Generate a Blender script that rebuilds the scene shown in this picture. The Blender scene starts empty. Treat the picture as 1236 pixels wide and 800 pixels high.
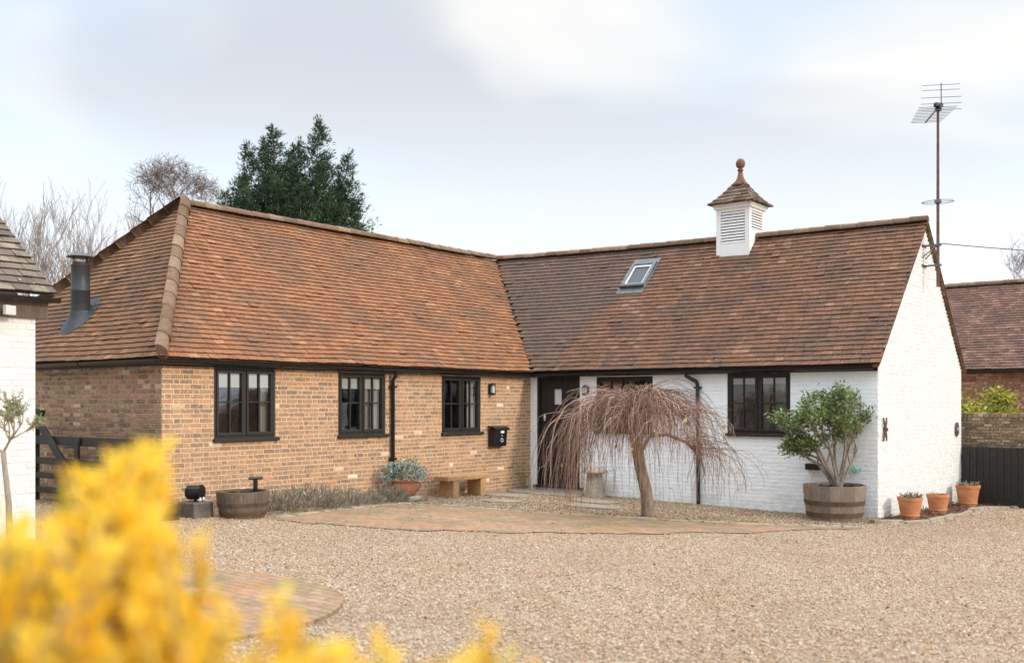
import bpy, math, random
import numpy as np
from mathutils import Vector, Matrix, noise as mnoise

random.seed(7)
rng = np.random.default_rng(7)
PI = math.pi
scene = bpy.context.scene
COL = scene.collection

# ------------------------------------------------------------------ camera, sky, sun, exposure
# world axes follow the building: +x along the white wing towards its gable, +y along the brick wing away from us
CAM = Vector((12.254, -16.240, 1.6))
cam_d = bpy.data.cameras.new("camera")
cam = bpy.data.objects.new("camera", cam_d)
COL.objects.link(cam)
cam.location = CAM
cam.rotation_euler = (PI / 2, 0, math.atan2(0.61684, 0.78709))
cam_d.sensor_width = 36
cam_d.lens = 35.0
cam_d.shift_x = 0.0
cam_d.shift_y = 0.0688
cam_d.clip_end = 3000
cam_d.dof.use_dof = True
cam_d.dof.focus_distance = 16.5
cam_d.dof.aperture_fstop = 1.5
scene.camera = cam

SUN_AZ, SUN_EL = math.radians(6.5), math.radians(23)      # azimuth measured from +x towards +y
sun_dir = Vector((math.cos(SUN_AZ) * math.cos(SUN_EL), math.sin(SUN_AZ) * math.cos(SUN_EL), math.sin(SUN_EL)))
sun_d = bpy.data.lights.new("sun", 'SUN')
sun_d.energy = 1.3
sun_d.angle = math.radians(4)
sun_d.color = (1.0, 0.87, 0.69)
sun = bpy.data.objects.new("sun", sun_d)
COL.objects.link(sun)
sun.rotation_euler = sun_dir.to_track_quat('Z', 'Y').to_euler()

world = bpy.data.worlds.new("World")
scene.world = world
world.use_nodes = True
wt = world.node_tree
wt.nodes.clear()
def wn(t, **kw):
    n = wt.nodes.new(t)
    for k, v in kw.items():
        if k.startswith('i_'):
            n.inputs[k[2:].replace('_', ' ')].default_value = v
        else:
            setattr(n, k, v)
    return n
def wl(a, b): wt.links.new(a, b)
def wmath(op, a, b=None):
    n = wn('ShaderNodeMath', operation=op)
    for i, x in enumerate((a, b)):
        if x is None: continue
        if isinstance(x, (int, float)): n.inputs[i].default_value = x
        else: wl(x, n.inputs[i])
    return n.outputs[0]
sky = wn('ShaderNodeTexSky', sky_type='NISHITA', sun_disc=False, sun_elevation=SUN_EL,
         sun_rotation=PI / 2 - SUN_AZ, air_density=1.0, dust_density=1.5, ozone_density=1.0)
tc = wn('ShaderNodeTexCoord')
sep = wn('ShaderNodeSeparateXYZ')
wl(tc.outputs['Generated'], sep.inputs[0])
# flat cloud deck: the direction meets a plane overhead
zc = wmath('MAXIMUM', wmath('ADD', sep.outputs[2], 0.16), 0.06)
px = wmath('DIVIDE', sep.outputs[0], zc)
py = wmath('DIVIDE', sep.outputs[1], zc)
comb = wn('ShaderNodeCombineXYZ')
wl(px, comb.inputs[0]); wl(py, comb.inputs[1])
def cloud_noise(scale, detail, rough, offs, dist=0.0):
    mp = wn('ShaderNodeMapping')
    mp.inputs['Location'].default_value = offs
    wl(comb.outputs[0], mp.inputs[0])
    n = wn('ShaderNodeTexNoise')
    n.inputs['Scale'].default_value = scale
    n.inputs['Detail'].default_value = detail
    n.inputs['Roughness'].default_value = rough
    n.inputs['Distortion'].default_value = dist
    wl(mp.outputs[0], n.inputs['Vector'])
    return n.outputs['Fac']
cov = wn('ShaderNodeMapRange', interpolation_type='SMOOTHSTEP')
wl(cloud_noise(0.75, 3, 0.45, (3.1, 1.7, 0)), cov.inputs[0])
cov.inputs[1].default_value = 0.39; cov.inputs[2].default_value = 0.56
shade = wn('ShaderNodeMapRange', interpolation_type='SMOOTHSTEP')
wl(cloud_noise(0.95, 3, 0.45, (7.3, 4.2, 0.4), 0.2), shade.inputs[0])
shade.inputs[1].default_value = 0.41; shade.inputs[2].default_value = 0.56
ccol = wn('ShaderNodeMix', data_type='RGBA')
wl(shade.outputs[0], ccol.inputs[0])
ccol.inputs[6].default_value = (5.1, 5.1, 5.0, 1)      # bright side of the cloud
ccol.inputs[7].default_value = (3.55, 3.8, 4.15, 1)      # grey underside
bright = wn('ShaderNodeMix', data_type='RGBA')          # thin veil over the clear sky
bright.inputs[0].default_value = 0.72
wl(sky.outputs[0], bright.inputs[6])
bright.inputs[7].default_value = (4.0, 4.95, 5.95, 1)
mixc = wn('ShaderNodeMix', data_type='RGBA')
wl(cov.outputs[0], mixc.inputs[0])
wl(bright.outputs[2], mixc.inputs[6])
wl(ccol.outputs[2], mixc.inputs[7])
hz = wn('ShaderNodeMapRange', interpolation_type='SMOOTHSTEP')
wl(sep.outputs[2], hz.inputs[0])
hz.inputs[1].default_value = 0.10; hz.inputs[2].default_value = 0.34
hz.inputs[3].default_value = 1.0; hz.inputs[4].default_value = 0.0
mixh = wn('ShaderNodeMix', data_type='RGBA')
wl(hz.outputs[0], mixh.inputs[0])
wl(mixc.outputs[2], mixh.inputs[6])
mixh.inputs[7].default_value = (5.2, 5.55, 5.85, 1)
# sky out of view overhead and towards the sun brightened as added fill light
zen = wn('ShaderNodeMapRange', interpolation_type='SMOOTHSTEP')
wl(sep.outputs[2], zen.inputs[0])
zen.inputs[1].default_value = 0.42; zen.inputs[2].default_value = 0.85
zen.inputs[3].default_value = 1.0; zen.inputs[4].default_value = 3.6
dotn = wn('ShaderNodeVectorMath', operation='DOT_PRODUCT')
wl(tc.outputs['Generated'], dotn.inputs[0]); dotn.inputs[1].default_value = sun_dir
sg = wn('ShaderNodeMapRange', interpolation_type='SMOOTHSTEP')
wl(dotn.outputs['Value'], sg.inputs[0])
sg.inputs[1].default_value = 0.45; sg.inputs[2].default_value = 1.0
sg.inputs[3].default_value = 1.0; sg.inputs[4].default_value = 1.25
lum = wmath('MULTIPLY', zen.outputs[0], sg.outputs[0])
scl = wn('ShaderNodeVectorMath', operation='SCALE')
wl(mixh.outputs[2], scl.inputs[0]); wl(lum, scl.inputs['Scale'])
bg = wn('ShaderNodeBackground')
bg.inputs['Strength'].default_value = 0.124
wl(scl.outputs[0], bg.inputs[0])
wo = wn('ShaderNodeOutputWorld')
wl(bg.outputs[0], wo.inputs[0])

scene.view_settings.view_transform = 'Standard'
scene.view_settings.look = 'None'
scene.view_settings.gamma = 1.0
scene.view_settings.exposure = 0.66
scene.cycles.max_bounces = 6
scene.cycles.transparent_max_bounces = 12
scene.cycles.caustics_reflective = False
scene.cycles.caustics_refractive = False

# ------------------------------------------------------------------ helpers
def G(x, y):
    """height of the ground"""
    x = min(max(x, -25), 25); y = min(max(y, -25), 25)
    return -0.177 - 0.01835 * x - 0.02679 * y

def R(right, fwd):
    """metres to the right of and ahead of the standpoint -> x, y"""
    return (12.254 + right * 0.78709 - fwd * 0.61684, -16.240 + right * 0.61684 + fwd * 0.78709)

def lin(h):
    o = []
    for i in (0, 2, 4):
        c = int(h[i:i + 2], 16) / 255
        o.append(c / 12.92 if c <= 0.04045 else ((c + 0.055) / 1.055) ** 2.4)
    return (*o, 1)

class MB:
    def __init__(s):
        s.v = []; s.f = []; s.r = []
    def face(s, pts, r=0.5):
        n = len(s.v); s.v += [tuple(p) for p in pts]
        s.f.append(tuple(range(n, n + len(pts)))); s.r.append(r)
    def hexa(s, p, r=0.5, skip=()):
        """8 points: 0-3 one face, 4-7 the opposite face in the same order"""
        n = len(s.v); s.v += [tuple(q) for q in p]
        fs = [(3, 2, 1, 0), (4, 5, 6, 7), (0, 1, 5, 4), (1, 2, 6, 5), (2, 3, 7, 6), (3, 0, 4, 7)]
        for i, f in enumerate(fs):
            if i in skip: continue
            s.f.append(tuple(n + k for k in f)); s.r.append(r)
    def box(s, c, d, rz=0, r=0.5, tilt=None):
        m = Matrix.Rotation(rz, 3, 'Z')
        if tilt is not None: m = m @ tilt
        pts = []
        for z in (-1, 1):
            for x, y in ((-1, -1), (1, -1), (1, 1), (-1, 1)):
                pts.append(Vector(c) + m @ Vector((x * d[0] / 2, y * d[1] / 2, z * d[2] / 2)))
        s.hexa(pts, r)
    def tube(s, pts, rad, n=6, r=0.5, cap=True):
        pts = [Vector(p) for p in pts]
        if not hasattr(rad, '__len__'): rad = [rad] * len(pts)
        base = len(s.v)
        up = None
        for i, p in enumerate(pts):
            t = (pts[min(i + 1, len(pts) - 1)] - pts[max(i - 1, 0)])
            if t.length < 1e-9: t = Vector((0, 0, 1))
            t.normalize()
            if up is None:
                up = t.orthogonal().normalized()
            else:
                up = up - t * up.dot(t)
                up = up.normalized() if up.length > 1e-6 else t.orthogonal().normalized()
            w = t.cross(up)
            for k in range(n):
                a = 2 * PI * k / n
                s.v.append(tuple(p + (up * math.cos(a) + w * math.sin(a)) * rad[i]))
        for i in range(len(pts) - 1):
            for k in range(n):
                a = base + i * n + k; b = base + i * n + (k + 1) % n
                s.f.append((a, b, b + n, a + n)); s.r.append(r)
        if cap:
            s.f.append(tuple(base + k for k in range(n - 1, -1, -1))); s.r.append(r)
            e = base + (len(pts) - 1) * n
            s.f.append(tuple(e + k for k in range(n))); s.r.append(r)
    def lathe(s, c, prof, n=24, rfun=None, ang0=0.0, squash=(1, 1)):
        base = len(s.v)
        for (rr, z) in prof:
            for k in range(n):
                a = ang0 + 2 * PI * k / n
                s.v.append((c[0] + rr * math.cos(a) * squash[0], c[1] + rr * math.sin(a) * squash[1], c[2] + z))
        for i in range(len(prof) - 1):
            for k in range(n):
                a = base + i * n + k; b = base + i * n + (k + 1) % n
                s.f.append((a, b, b + n, a + n)); s.r.append(rfun(i, k) if rfun else 0.5)
        if prof[-1][0] > 1e-5:
            e = base + (len(prof) - 1) * n
            s.f.append(tuple(e + k for k in range(n))); s.r.append(0.5)
        if prof[0][0] > 1e-5:
            s.f.append(tuple(base + k for k in range(n - 1, -1, -1))); s.r.append(0.5)
    def sweep(s, prof, p0, p1, ax, ay, r=0.5, closed=True, cap=True):
        """a 2-D profile (along ax, ay) pushed from p0 to p1"""
        n = len(prof); b = len(s.v)
        for p in (p0, p1):
            for (x, y) in prof:
                s.v.append(tuple(Vector(p) + Vector(ax) * x + Vector(ay) * y))
        for k in range(n if closed else n - 1):
            j = (k + 1) % n
            s.f.append((b + k, b + j, b + n + j, b + n + k)); s.r.append(r)
        if cap:
            s.f.append(tuple(b + k for k in range(n - 1, -1, -1))); s.r.append(r)
            s.f.append(tuple(b + n + k for k in range(n))); s.r.append(r)
    def build(s, name, mat, parent=None, smooth=False, bevel=0, origin=None):
        me = bpy.data.meshes.new(name)
        o3 = Vector((0, 0, 0))
        if parent is not None:
            q = parent
            while q.parent is not None: q = q.parent
            o3 = Vector(q.location)
        elif origin is not None:
            o3 = Vector(origin)
        me.from_pydata([(a[0] - o3.x, a[1] - o3.y, a[2] - o3.z) for a in s.v], [], s.f)
        at = me.attributes.new("rnd", 'FLOAT', 'FACE')
        at.data.foreach_set("value", np.array(s.r, dtype=np.float32))
        me.update()
        me.materials.append(mat)
        if smooth:
            me.polygons.foreach_set("use_smooth", [True] * len(me.polygons))
            if smooth != 'all':
                me.set_sharp_from_angle(angle=math.radians(40))
        ob = bpy.data.objects.new(name, me)
        COL.objects.link(ob)
        if parent is not None: ob.parent = parent
        elif origin is not None: ob.location = o3
        if bevel:
            m = ob.modifiers.new("bevel", 'BEVEL'); m.width = bevel; m.segments = 2; m.limit_method = 'ANGLE'
        return ob

def tag(o, label=None, cat=None, group=None, kind=None):
    if label: o["label"] = label
    if cat: o["category"] = cat
    if group: o["group"] = group
    if kind: o["kind"] = kind
    return o
def empty(name, loc, label, cat, group=None):
    o = bpy.data.objects.new(name, None)
    o.empty_display_size = 0.1
    COL.objects.link(o)
    o.location = loc
    return tag(o, label, cat, group)
def copy_tree(o, parent=None):
    c = o.copy(); COL.objects.link(c)
    if parent is not None: c.parent = parent
    for ch in list(o.children): copy_tree(ch, c)
    return c

def leaf_obj(name, mat, P, D, N, L, W, parent=None, origin=None, fold=0.25, rnd=None):
    """many small folded leaves in one mesh: base points P, directions D, face normals N, lengths L, widths W"""
    P = np.asarray(P, float); D = np.asarray(D, float); N = np.asarray(N, float)
    L = np.asarray(L, float)[:, None]; W = np.asarray(W, float)[:, None]
    D /= np.linalg.norm(D, axis=1, keepdims=True) + 1e-9
    S = np.cross(D, N); S /= np.linalg.norm(S, axis=1, keepdims=True) + 1e-9
    N2 = np.cross(S, D)
    n = len(P)
    V = np.empty((n, 4, 3))
    V[:, 0] = P
    V[:, 1] = P + D * L * 0.5 + S * W * 0.5 + N2 * W * fold
    V[:, 2] = P + D * L
    V[:, 3] = P + D * L * 0.5 - S * W * 0.5 + N2 * W * fold
    V = V.reshape(-1, 3)
    o3 = np.zeros(3)
    if parent is not None:
        q = parent
        while q.parent is not None: q = q.parent
        o3 = np.array(q.location)
    elif origin is not None: o3 = np.array(origin)
    V = V - o3
    idx = np.arange(n)[:, None] * 4
    F = np.concatenate([idx + np.array([[0, 1, 2]]), idx + np.array([[0, 2, 3]])], axis=1).reshape(-1, 3)
    rv = np.repeat(rng.random(n) if rnd is None else np.asarray(rnd), 2)
    ob = np_obj(name, mat, V, F, rv, parent)
    if parent is None and origin is not None: ob.location = origin
    return ob
def np_obj(name, mat, V, F, rv, parent=None, smooth=False):
    me = bpy.data.meshes.new(name)
    m = F.shape[1]
    me.vertices.add(len(V)); me.vertices.foreach_set("co", V.astype(np.float32).ravel())
    me.loops.add(F.size); me.loops.foreach_set("vertex_index", F.astype(np.int32).ravel())
    me.polygons.add(len(F))
    me.polygons.foreach_set("loop_start", np.arange(0, F.size, m, dtype=np.int32))
    me.update(calc_edges=True)
    at = me.attributes.new("rnd", 'FLOAT', 'FACE')
    at.data.foreach_set("value", rv.astype(np.float32))
    if smooth: me.polygons.foreach_set("use_smooth", np.ones(len(F), dtype=bool))
    me.materials.append(mat)
    me.validate()
    ob = bpy.data.objects.new(name, me)
    COL.objects.link(ob)
    if parent is not None: ob.parent = parent
    return ob

# ------------------------------------------------------------------ materials
class NT:
    def __init__(s, name):
        s.m = bpy.data.materials.new(name); s.m.use_nodes = True
        s.t = s.m.node_tree; s.t.nodes.clear()
        s.out = s.t.nodes.new('ShaderNodeOutputMaterial')
    def n(s, t, ins=None, **kw):
        q = s.t.nodes.new(t)
        for k, v in kw.items(): setattr(q, k, v)
        for k, v in (ins or {}).items():
            if isinstance(v, bpy.types.NodeSocket): s.t.links.new(v, q.inputs[k])
            else: q.inputs[k].default_value = v
        return q
    def obj(s): return s.n('ShaderNodeTexCoord').outputs['Object']
    def rnd(s):
        return s.n('ShaderNodeAttribute', attribute_name='rnd').outputs['Fac']
    def noise(s, scale, detail=3, rough=0.55, vec=None, dist=0):
        ins = {'Scale': scale, 'Detail': detail, 'Roughness': rough, 'Distortion': dist}
        ins['Vector'] = vec if vec is not None else s.obj()
        return s.n('ShaderNodeTexNoise', ins).outputs['Fac']
    def ramp(s, fac, stops, interp='LINEAR'):
        q = s.n('ShaderNodeValToRGB', {'Fac': fac})
        q.color_ramp.interpolation = interp
        e = q.color_ramp.elements
        while len(e) < len(stops): e.new(0.5)
        for i, (p, c) in enumerate(stops):
            e[i].position = p; e[i].color = c if not isinstance(c, str) else lin(c)
        return q.outputs[0]
    def rng_(s, fac, a, b, c=0.0, d=1.0):
        return s.n('ShaderNodeMapRange', {0: fac, 1: a, 2: b, 3: c, 4: d}, interpolation_type='SMOOTHSTEP').outputs[0]
    def mix(s, fac, a, b, blend='MIX'):
        q = s.n('ShaderNodeMix', data_type='RGBA', blend_type=blend)
        for i, v in ((0, fac), (6, a), (7, b)):
            if isinstance(v, bpy.types.NodeSocket): s.t.links.new(v, q.inputs[i])
            elif isinstance(v, str): q.inputs[i].default_value = lin(v)
            else: q.inputs[i].default_value = v
        return q.outputs[2]
    def math(s, op, a, b=0.0):
        return s.n('ShaderNodeMath', {0: a, 1: b}, operation=op).outputs[0]
    def bump(s, h, strength=0.4, dist=0.01):
        return s.n('ShaderNodeBump', {'Height': h, 'Strength': strength, 'Distance': dist}).outputs[0]
    def finish(s, col, rough=0.8, normal=None, spec=0.3, metal=0.0, coat=0.0):
        b = s.n('ShaderNodeBsdfPrincipled')
        for k, v in (('Base Color', col), ('Roughness', rough), ('Specular IOR Level', spec), ('Metallic', metal), ('Coat Weight', coat)):
            if isinstance(v, bpy.types.NodeSocket): s.t.links.new(v, b.inputs[k])
            elif isinstance(v, str): b.inputs[k].default_value = lin(v)
            else: b.inputs[k].default_value = v
        if normal is not None: s.t.links.new(normal, b.inputs['Normal'])
        s.t.links.new(b.outputs[0], s.out.inputs[0])
        return s.m
def col(h): return lin(h)

def mat_tiles(name, stops, stain, stain_amt, lich=0.5, patch=None):
    t = NT(name)
    o = t.obj()
    rn = t.rnd()
    c = t.ramp(rn, stops)
    # dark weathered patches that take whole tiles, ragged at their edges
    nz = t.math('ADD', t.noise(1.15, 6, 0.68, o), t.math('MULTIPLY', t.math('SUBTRACT', rn, 0.5), 0.08))
    big = t.rng_(nz, 0.47, 0.60)
    c = t.mix(t.math('MULTIPLY', big, stain_amt), c, stain)
    c = t.mix(t.math('MULTIPLY', t.rng_(t.noise(4.5, 5, 0.7, o), 0.45, 0.65), 0.35), c, stain)
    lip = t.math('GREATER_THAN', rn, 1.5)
    c = t.mix(t.math('MULTIPLY', lip, 0.85), c, '241b17')       # shadow lines between the rows, painted onto the grimy tile tails
    fine = t.noise(38, 4, 0.7, o)
    c = t.mix(0.6, c, t.ramp(fine, [(0.3, '7c7672'), (0.5, 'b8b4b0'), (0.72, 'e8e2da')]), 'OVERLAY')
    moss = t.rng_(t.noise(3.5, 6, 0.7, o), 0.60, 0.72)
    c = t.mix(t.math('MULTIPLY', moss, 0.55 * lich), c, '54513a')
    li = t.rng_(t.noise(16, 3, 0.6, o), 0.685, 0.735)
    c = t.mix(t.math('MULTIPLY', li, lich), c, 'b8ae98')
    if patch is not None:      # darker area on the valley side with a ragged outline
        sx = t.n('ShaderNodeSeparateXYZ', {0: o})
        w = t.math('ADD', t.math('MULTIPLY', sx.outputs[0], 1.0), t.math('MULTIPLY', sx.outputs[1], patch[1]))
        w = t.math('ADD', w, t.math('MULTIPLY', t.math('SUBTRACT', t.noise(1.6, 5, 0.7, o), 0.5), 1.8))
        f = t.rng_(w, patch[0] - 0.5, patch[0] + 0.5, 1.0, 0.0)
        c = t.mix(t.math('MULTIPLY', f, 0.5), c, patch[2])
    nb = t.bump(t.noise(60, 4, 0.7, o), 0.5, 0.006)
    return t.finish(c, 0.85, nb, 0.25)

M = {}
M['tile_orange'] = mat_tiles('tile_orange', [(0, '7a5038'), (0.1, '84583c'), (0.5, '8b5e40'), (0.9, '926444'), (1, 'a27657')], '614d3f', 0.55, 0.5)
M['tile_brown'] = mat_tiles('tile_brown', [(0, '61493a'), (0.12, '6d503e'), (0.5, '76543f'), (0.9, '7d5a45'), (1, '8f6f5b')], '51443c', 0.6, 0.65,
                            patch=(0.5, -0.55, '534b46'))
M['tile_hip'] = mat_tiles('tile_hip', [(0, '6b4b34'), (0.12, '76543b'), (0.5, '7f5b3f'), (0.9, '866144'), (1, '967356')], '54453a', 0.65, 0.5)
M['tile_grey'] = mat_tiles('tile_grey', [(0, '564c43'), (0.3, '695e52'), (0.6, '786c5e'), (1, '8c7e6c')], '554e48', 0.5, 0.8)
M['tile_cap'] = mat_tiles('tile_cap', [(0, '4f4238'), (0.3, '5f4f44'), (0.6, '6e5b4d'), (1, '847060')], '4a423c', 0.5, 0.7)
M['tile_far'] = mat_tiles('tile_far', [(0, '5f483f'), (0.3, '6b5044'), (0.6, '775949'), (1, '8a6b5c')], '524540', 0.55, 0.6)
def mat_ridge():
    t = NT('ridge_tile'); o = t.obj()
    c = t.ramp(t.rnd(), [(0, '69543f'), (0.5, '786150'), (1, '8d7662')])
    c = t.mix(0.5, c, t.ramp(t.noise(14, 5, 0.7, o), [(0.3, '7c7672'), (0.52, 'b8b4b0'), (0.75, 'e8e2da')]), 'OVERLAY')
    c = t.mix(t.math('MULTIPLY', t.rng_(t.noise(6, 5, 0.7, o), 0.55, 0.7), 0.6), c, '6d6455')
    return t.finish(c, 0.9, t.bump(t.noise(40, 4, 0.7, o), 0.6, 0.008), 0.2)
M['ridge'] = mat_ridge()

def mat_brick(name, stops, mortar=None):
    t = NT(name); o = t.obj()
    r = t.rnd()
    c = t.ramp(r, stops)
    c = t.mix(0.45, c, t.ramp(t.noise(45, 4, 0.7, o), [(0.3, '7c7672'), (0.5, 'bab6b2'), (0.7, 'e8e4de')]), 'OVERLAY')
    c = t.mix(t.math('MULTIPLY', t.rng_(t.noise(1.1, 4, 0.6, o), 0.48, 0.7), 0.25), c, '8a7460')
    c = t.mix(t.math('MULTIPLY', t.rng_(t.noise(26, 3, 0.6, o), 0.57, 0.68), 0.7), c, 'd3bc99')
    return t.finish(c, 0.9, t.bump(t.noise(90, 4, 0.75, o), 0.7, 0.006), 0.15)
BS = [(0, '877264'), (0.10, '967967'), (0.3, 'a18069'), (0.55, 'ac896d'), (0.8, 'b49072'), (0.92, 'bd8f6d'), (0.96, 'b27d62'), (0.985, 'c9ab8a'), (1.0, 'e2d6c4')]
M['brick'] = mat_brick('brick', BS)
M['brick_shaded'] = mat_brick('brick_shaded', [(0, '7c675a'), (0.3, '917866'), (0.6, '9f856f'), (0.88, 'a98d74'), (0.95, 'b47d5e'), (1, 'c8b49c')])  # end wall's shade put into a darker copy of the brick colours
M['brick_far'] = mat_brick('brick_far', [(0, '745448'), (0.4, '8f6855'), (0.8, 'a37a64'), (1, 'b9977f')])
M['brick_garden'] = mat_brick('brick_garden', [(0, '65594d'), (0.4, '84735f'), (0.7, '968069'), (0.9, 'a08a72'), (1, 'b8ab98')])
def mat_mortar(name, c0, c1):
    t = NT(name); o = t.obj()
    c = t.ramp(t.noise(18, 5, 0.7, o), [(0.3, c0), (0.7, c1)])
    return t.finish(c, 0.95, t.bump(t.noise(120, 3, 0.7, o), 0.6, 0.005), 0.1)
M['mortar'] = mat_mortar('mortar', 'c9ae8c', 'dbc5a6')
M['mortar_shaded'] = mat_mortar('mortar_shaded', 'a08e7a', 'b9a791')  # mortar copy darkened likewise for the shaded end wall
def mat_white(name, dirt=0.25, tones=('ebecec', 'eeefef', 'f0f1f1')):
    t = NT(name); o = t.obj()
    c = t.ramp(t.rnd(), [(0, tones[0]), (0.5, tones[1]), (1, tones[2])])
    c = t.mix(t.math('MULTIPLY', t.rng_(t.noise(2.2, 6, 0.7, o), 0.50, 0.75), dirt), c, 'd6d3cd')
    c = t.mix(t.math('MULTIPLY', t.rng_(t.noise(9, 5, 0.7, o), 0.66, 0.74), dirt * 1.6), c, 'b5a798')
    # splashed and worn patches near the foot of the wall
    z = t.n('ShaderNodeSeparateXYZ', {0: o}).outputs[2]
    foot = t.math('ADD', z, t.math('MULTIPLY', t.math('SUBTRACT', t.noise(2.6, 6, 0.75, o), 0.5), 1.6))
    c = t.mix(t.math('MULTIPLY', t.rng_(foot, -0.35, 0.25, 1.0, 0.0), 0.5), c, 'b3ac98')
    crack = t.rng_(t.noise(5, 8, 0.8, o, 1.2), 0.64, 0.70)
    c = t.mix(t.math('MULTIPLY', crack, 0.25), c, 'a89e92')
    return t.finish(c, 0.75, t.bump(t.noise(42, 5, 0.75, o), 0.7, 0.008), 0.2)
M['white_paint'] = mat_white('white_paint')
M['white_gable'] = mat_white('white_gable', 0.3, ('d8d5d0', 'dedbd7', 'e4e1dd'))      # same white paint, darkened so sunlit walls do not burn out
M['white_timber'] = NT('white_timber').finish('e6e6e4', 0.5)
def mat_black(name, c0='1a1918', c1='2c2a28', rough=0.45, sc=20):
    t = NT(name); o = t.obj()
    c = t.ramp(t.noise(sc, 4, 0.7, o), [(0.35, c0), (0.7, c1)])
    return t.finish(c, rough, t.bump(t.noise(60, 3, 0.6, o), 0.15, 0.003), 0.4)
M['black_timber'] = mat_black('black_timber', '1d1b19', '343029', 0.5)
M['black_plastic'] = mat_black('black_plastic', '151515', '222222', 0.3)
M['black_paint'] = mat_black('black_paint', '161616', '2a2826', 0.5)
M['flue_metal'] = mat_black('flue_metal', '303133', '3d3e40', 0.5, 6)
M['lead'] = mat_black('lead', '5d6062', '757777', 0.6, 9)
def mat_glass():
    t = NT('window_glass')
    fr = t.n('ShaderNodeFresnel', {'IOR': 1.6}).outputs[0]
    f = t.math('MINIMUM', t.math('MULTIPLY', fr, 3.0), 1.0)
    tr = t.n('ShaderNodeBsdfTransparent', {'Color': (0.82, 0.86, 0.86, 1)})
    gl = t.n('ShaderNodeBsdfGlossy', {'Color': (0.95, 0.97, 1, 1), 'Roughness': 0.02,
             'Normal': t.bump(t.noise(2.2, 2, 0.5), 0.06, 0.02)})
    mx = t.n('ShaderNodeMixShader', {0: f, 1: tr.outputs[0], 2: gl.outputs[0]})
    t.t.links.new(mx.outputs[0], t.out.inputs[0])
    return t.m
M['glass'] = mat_glass()
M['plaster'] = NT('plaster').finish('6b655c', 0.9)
M['fabric'] = NT('fabric').finish('ece6da', 0.9)
M['fabric_grey'] = NT('fabric_grey').finish('cdc8c0', 0.9)
M['blind_trim'] = NT('blind_trim').finish('b58a5c', 0.9)
def mat_gravel_ground():
    t = NT('gravel_ground'); o = t.obj()
    vo = t.n('ShaderNodeTexVoronoi', {'Vector': o, 'Scale': 62.0, 'Randomness': 1.0})
    rc = t.n('ShaderNodeSeparateColor', {0: vo.outputs['Color']}).outputs[0]
    c = t.ramp(rc, [(0, '6f6050'), (0.2, '97826b'), (0.5, 'ad967c'), (0.75, 'c0ab92'), (1, 'ddd3c5')])
    edge = t.rng_(vo.outputs['Distance'], 0.25, 0.7)
    c = t.mix(t.math('MULTIPLY', edge, 0.55), c, '5f4c38')
    c = t.mix(t.math('MULTIPLY', t.rng_(t.noise(0.55, 5, 0.65, o), 0.45, 0.7), 0.35), c, 'a89681')
    hgt = t.math('SUBTRACT', 1.0, vo.outputs['Distance'])
    return t.finish(c, 0.9, t.bump(hgt, 0.8, 0.012), 0.2)
M['gravel_ground'] = mat_gravel_ground()
def mat_pebble(name, pale):
    t = NT(name); o = t.obj()
    c = t.ramp(t.rnd(), [(0, '63533f'), (0.10, '8d765e'), (0.22, 'a68566'), (0.36, 'b69473'), (0.5, 'ba9a7e'), (0.62, 'c2a58a'), (0.74, 'cbb197'), (0.88, 'cdbba8'), (0.96, 'dfd2c3'), (1, '988b80')] if pale else
               [(0, '5d4c3d'), (0.15, '86705a'), (0.4, '9e8467'), (0.7, 'ae9475'), (0.9, 'c2ab8d'), (1, 'ddccb4')])
    c = t.mix(t.math('MULTIPLY', t.rng_(t.noise(0.35, 6, 0.65, o), 0.45, 0.65), 0.40), c, 'a08a72')
    return t.finish(c, 0.8, None, 0.25)
M['pebble'] = mat_pebble('pebble', 1.0)
M['pebble_tan'] = mat_pebble('pebble_tan', 0.0)
def mat_apron():
    t = NT('brick_paving'); o = t.obj()
    br = t.n('ShaderNodeTexBrick', {'Vector': o, 'Color1': lin('a2866f'), 'Color2': lin('8c7360'), 'Mortar': lin('8c7a62'), 'Scale': 4.6,
             'Mortar Size': 0.03, 'Bias': 0.0, 'Brick Width': 0.95, 'Row Height': 0.48})
    c = br.outputs['Color']
    c = t.mix(0.5, c, t.ramp(t.noise(9, 5, 0.7, o), [(0.3, '7c7672'), (0.52, 'b8b4b0'), (0.75, 'e8e2da')]), 'OVERLAY')
    c = t.mix(t.math('MULTIPLY', t.rng_(t.noise(1.7, 6, 0.7, o), 0.47, 0.60), 0.75), c, '77704c')
    c = t.mix(t.math('MULTIPLY', t.rng_(t.noise(1.3, 6, 0.7, o), 0.50, 0.60), 0.45), c, 'b27a58')
    c = t.mix(t.math('MULTIPLY', t.rng_(t.noise(40, 3, 0.7, o), 0.58, 0.66), 0.7), c, 'b59b77')
    c = t.mix(t.math('MULTIPLY', br.outputs['Fac'], 0.55), c, '5e5040')
    h = t.math('ADD', t.math('MULTIPLY', br.outputs['Fac'], -0.6), t.noise(30, 4, 0.7, o))
    return t.finish(c, 0.9, t.bump(h, 0.7, 0.012), 0.2)
M['apron'] = mat_apron()
def mat_stone(name, c0, c1, c2, moss=0.4):
    t = NT(name); o = t.obj()
    c = t.ramp(t.noise(7, 6, 0.7, o), [(0.3, c0), (0.5, c1), (0.72, c2)])
    c = t.mix(t.math('MULTIPLY', t.rng_(t.noise(3, 6, 0.7, o), 0.52, 0.68), moss), c, '6b6746')
    return t.finish(c, 0.9, t.bump(t.noise(28, 5, 0.7, o), 0.7, 0.012), 0.2)
M['kerb_stone'] = mat_stone('kerb_stone', '7f7465', '988b78', 'b0a48e')
M['slab_stone'] = mat_stone('slab_stone', '7b7164', '948876', 'aa9d88', 0.25)
M['staddle'] = mat_stone('staddle', '8a7f6d', 'a5998a', 'bdb19b', 0.3)
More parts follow.
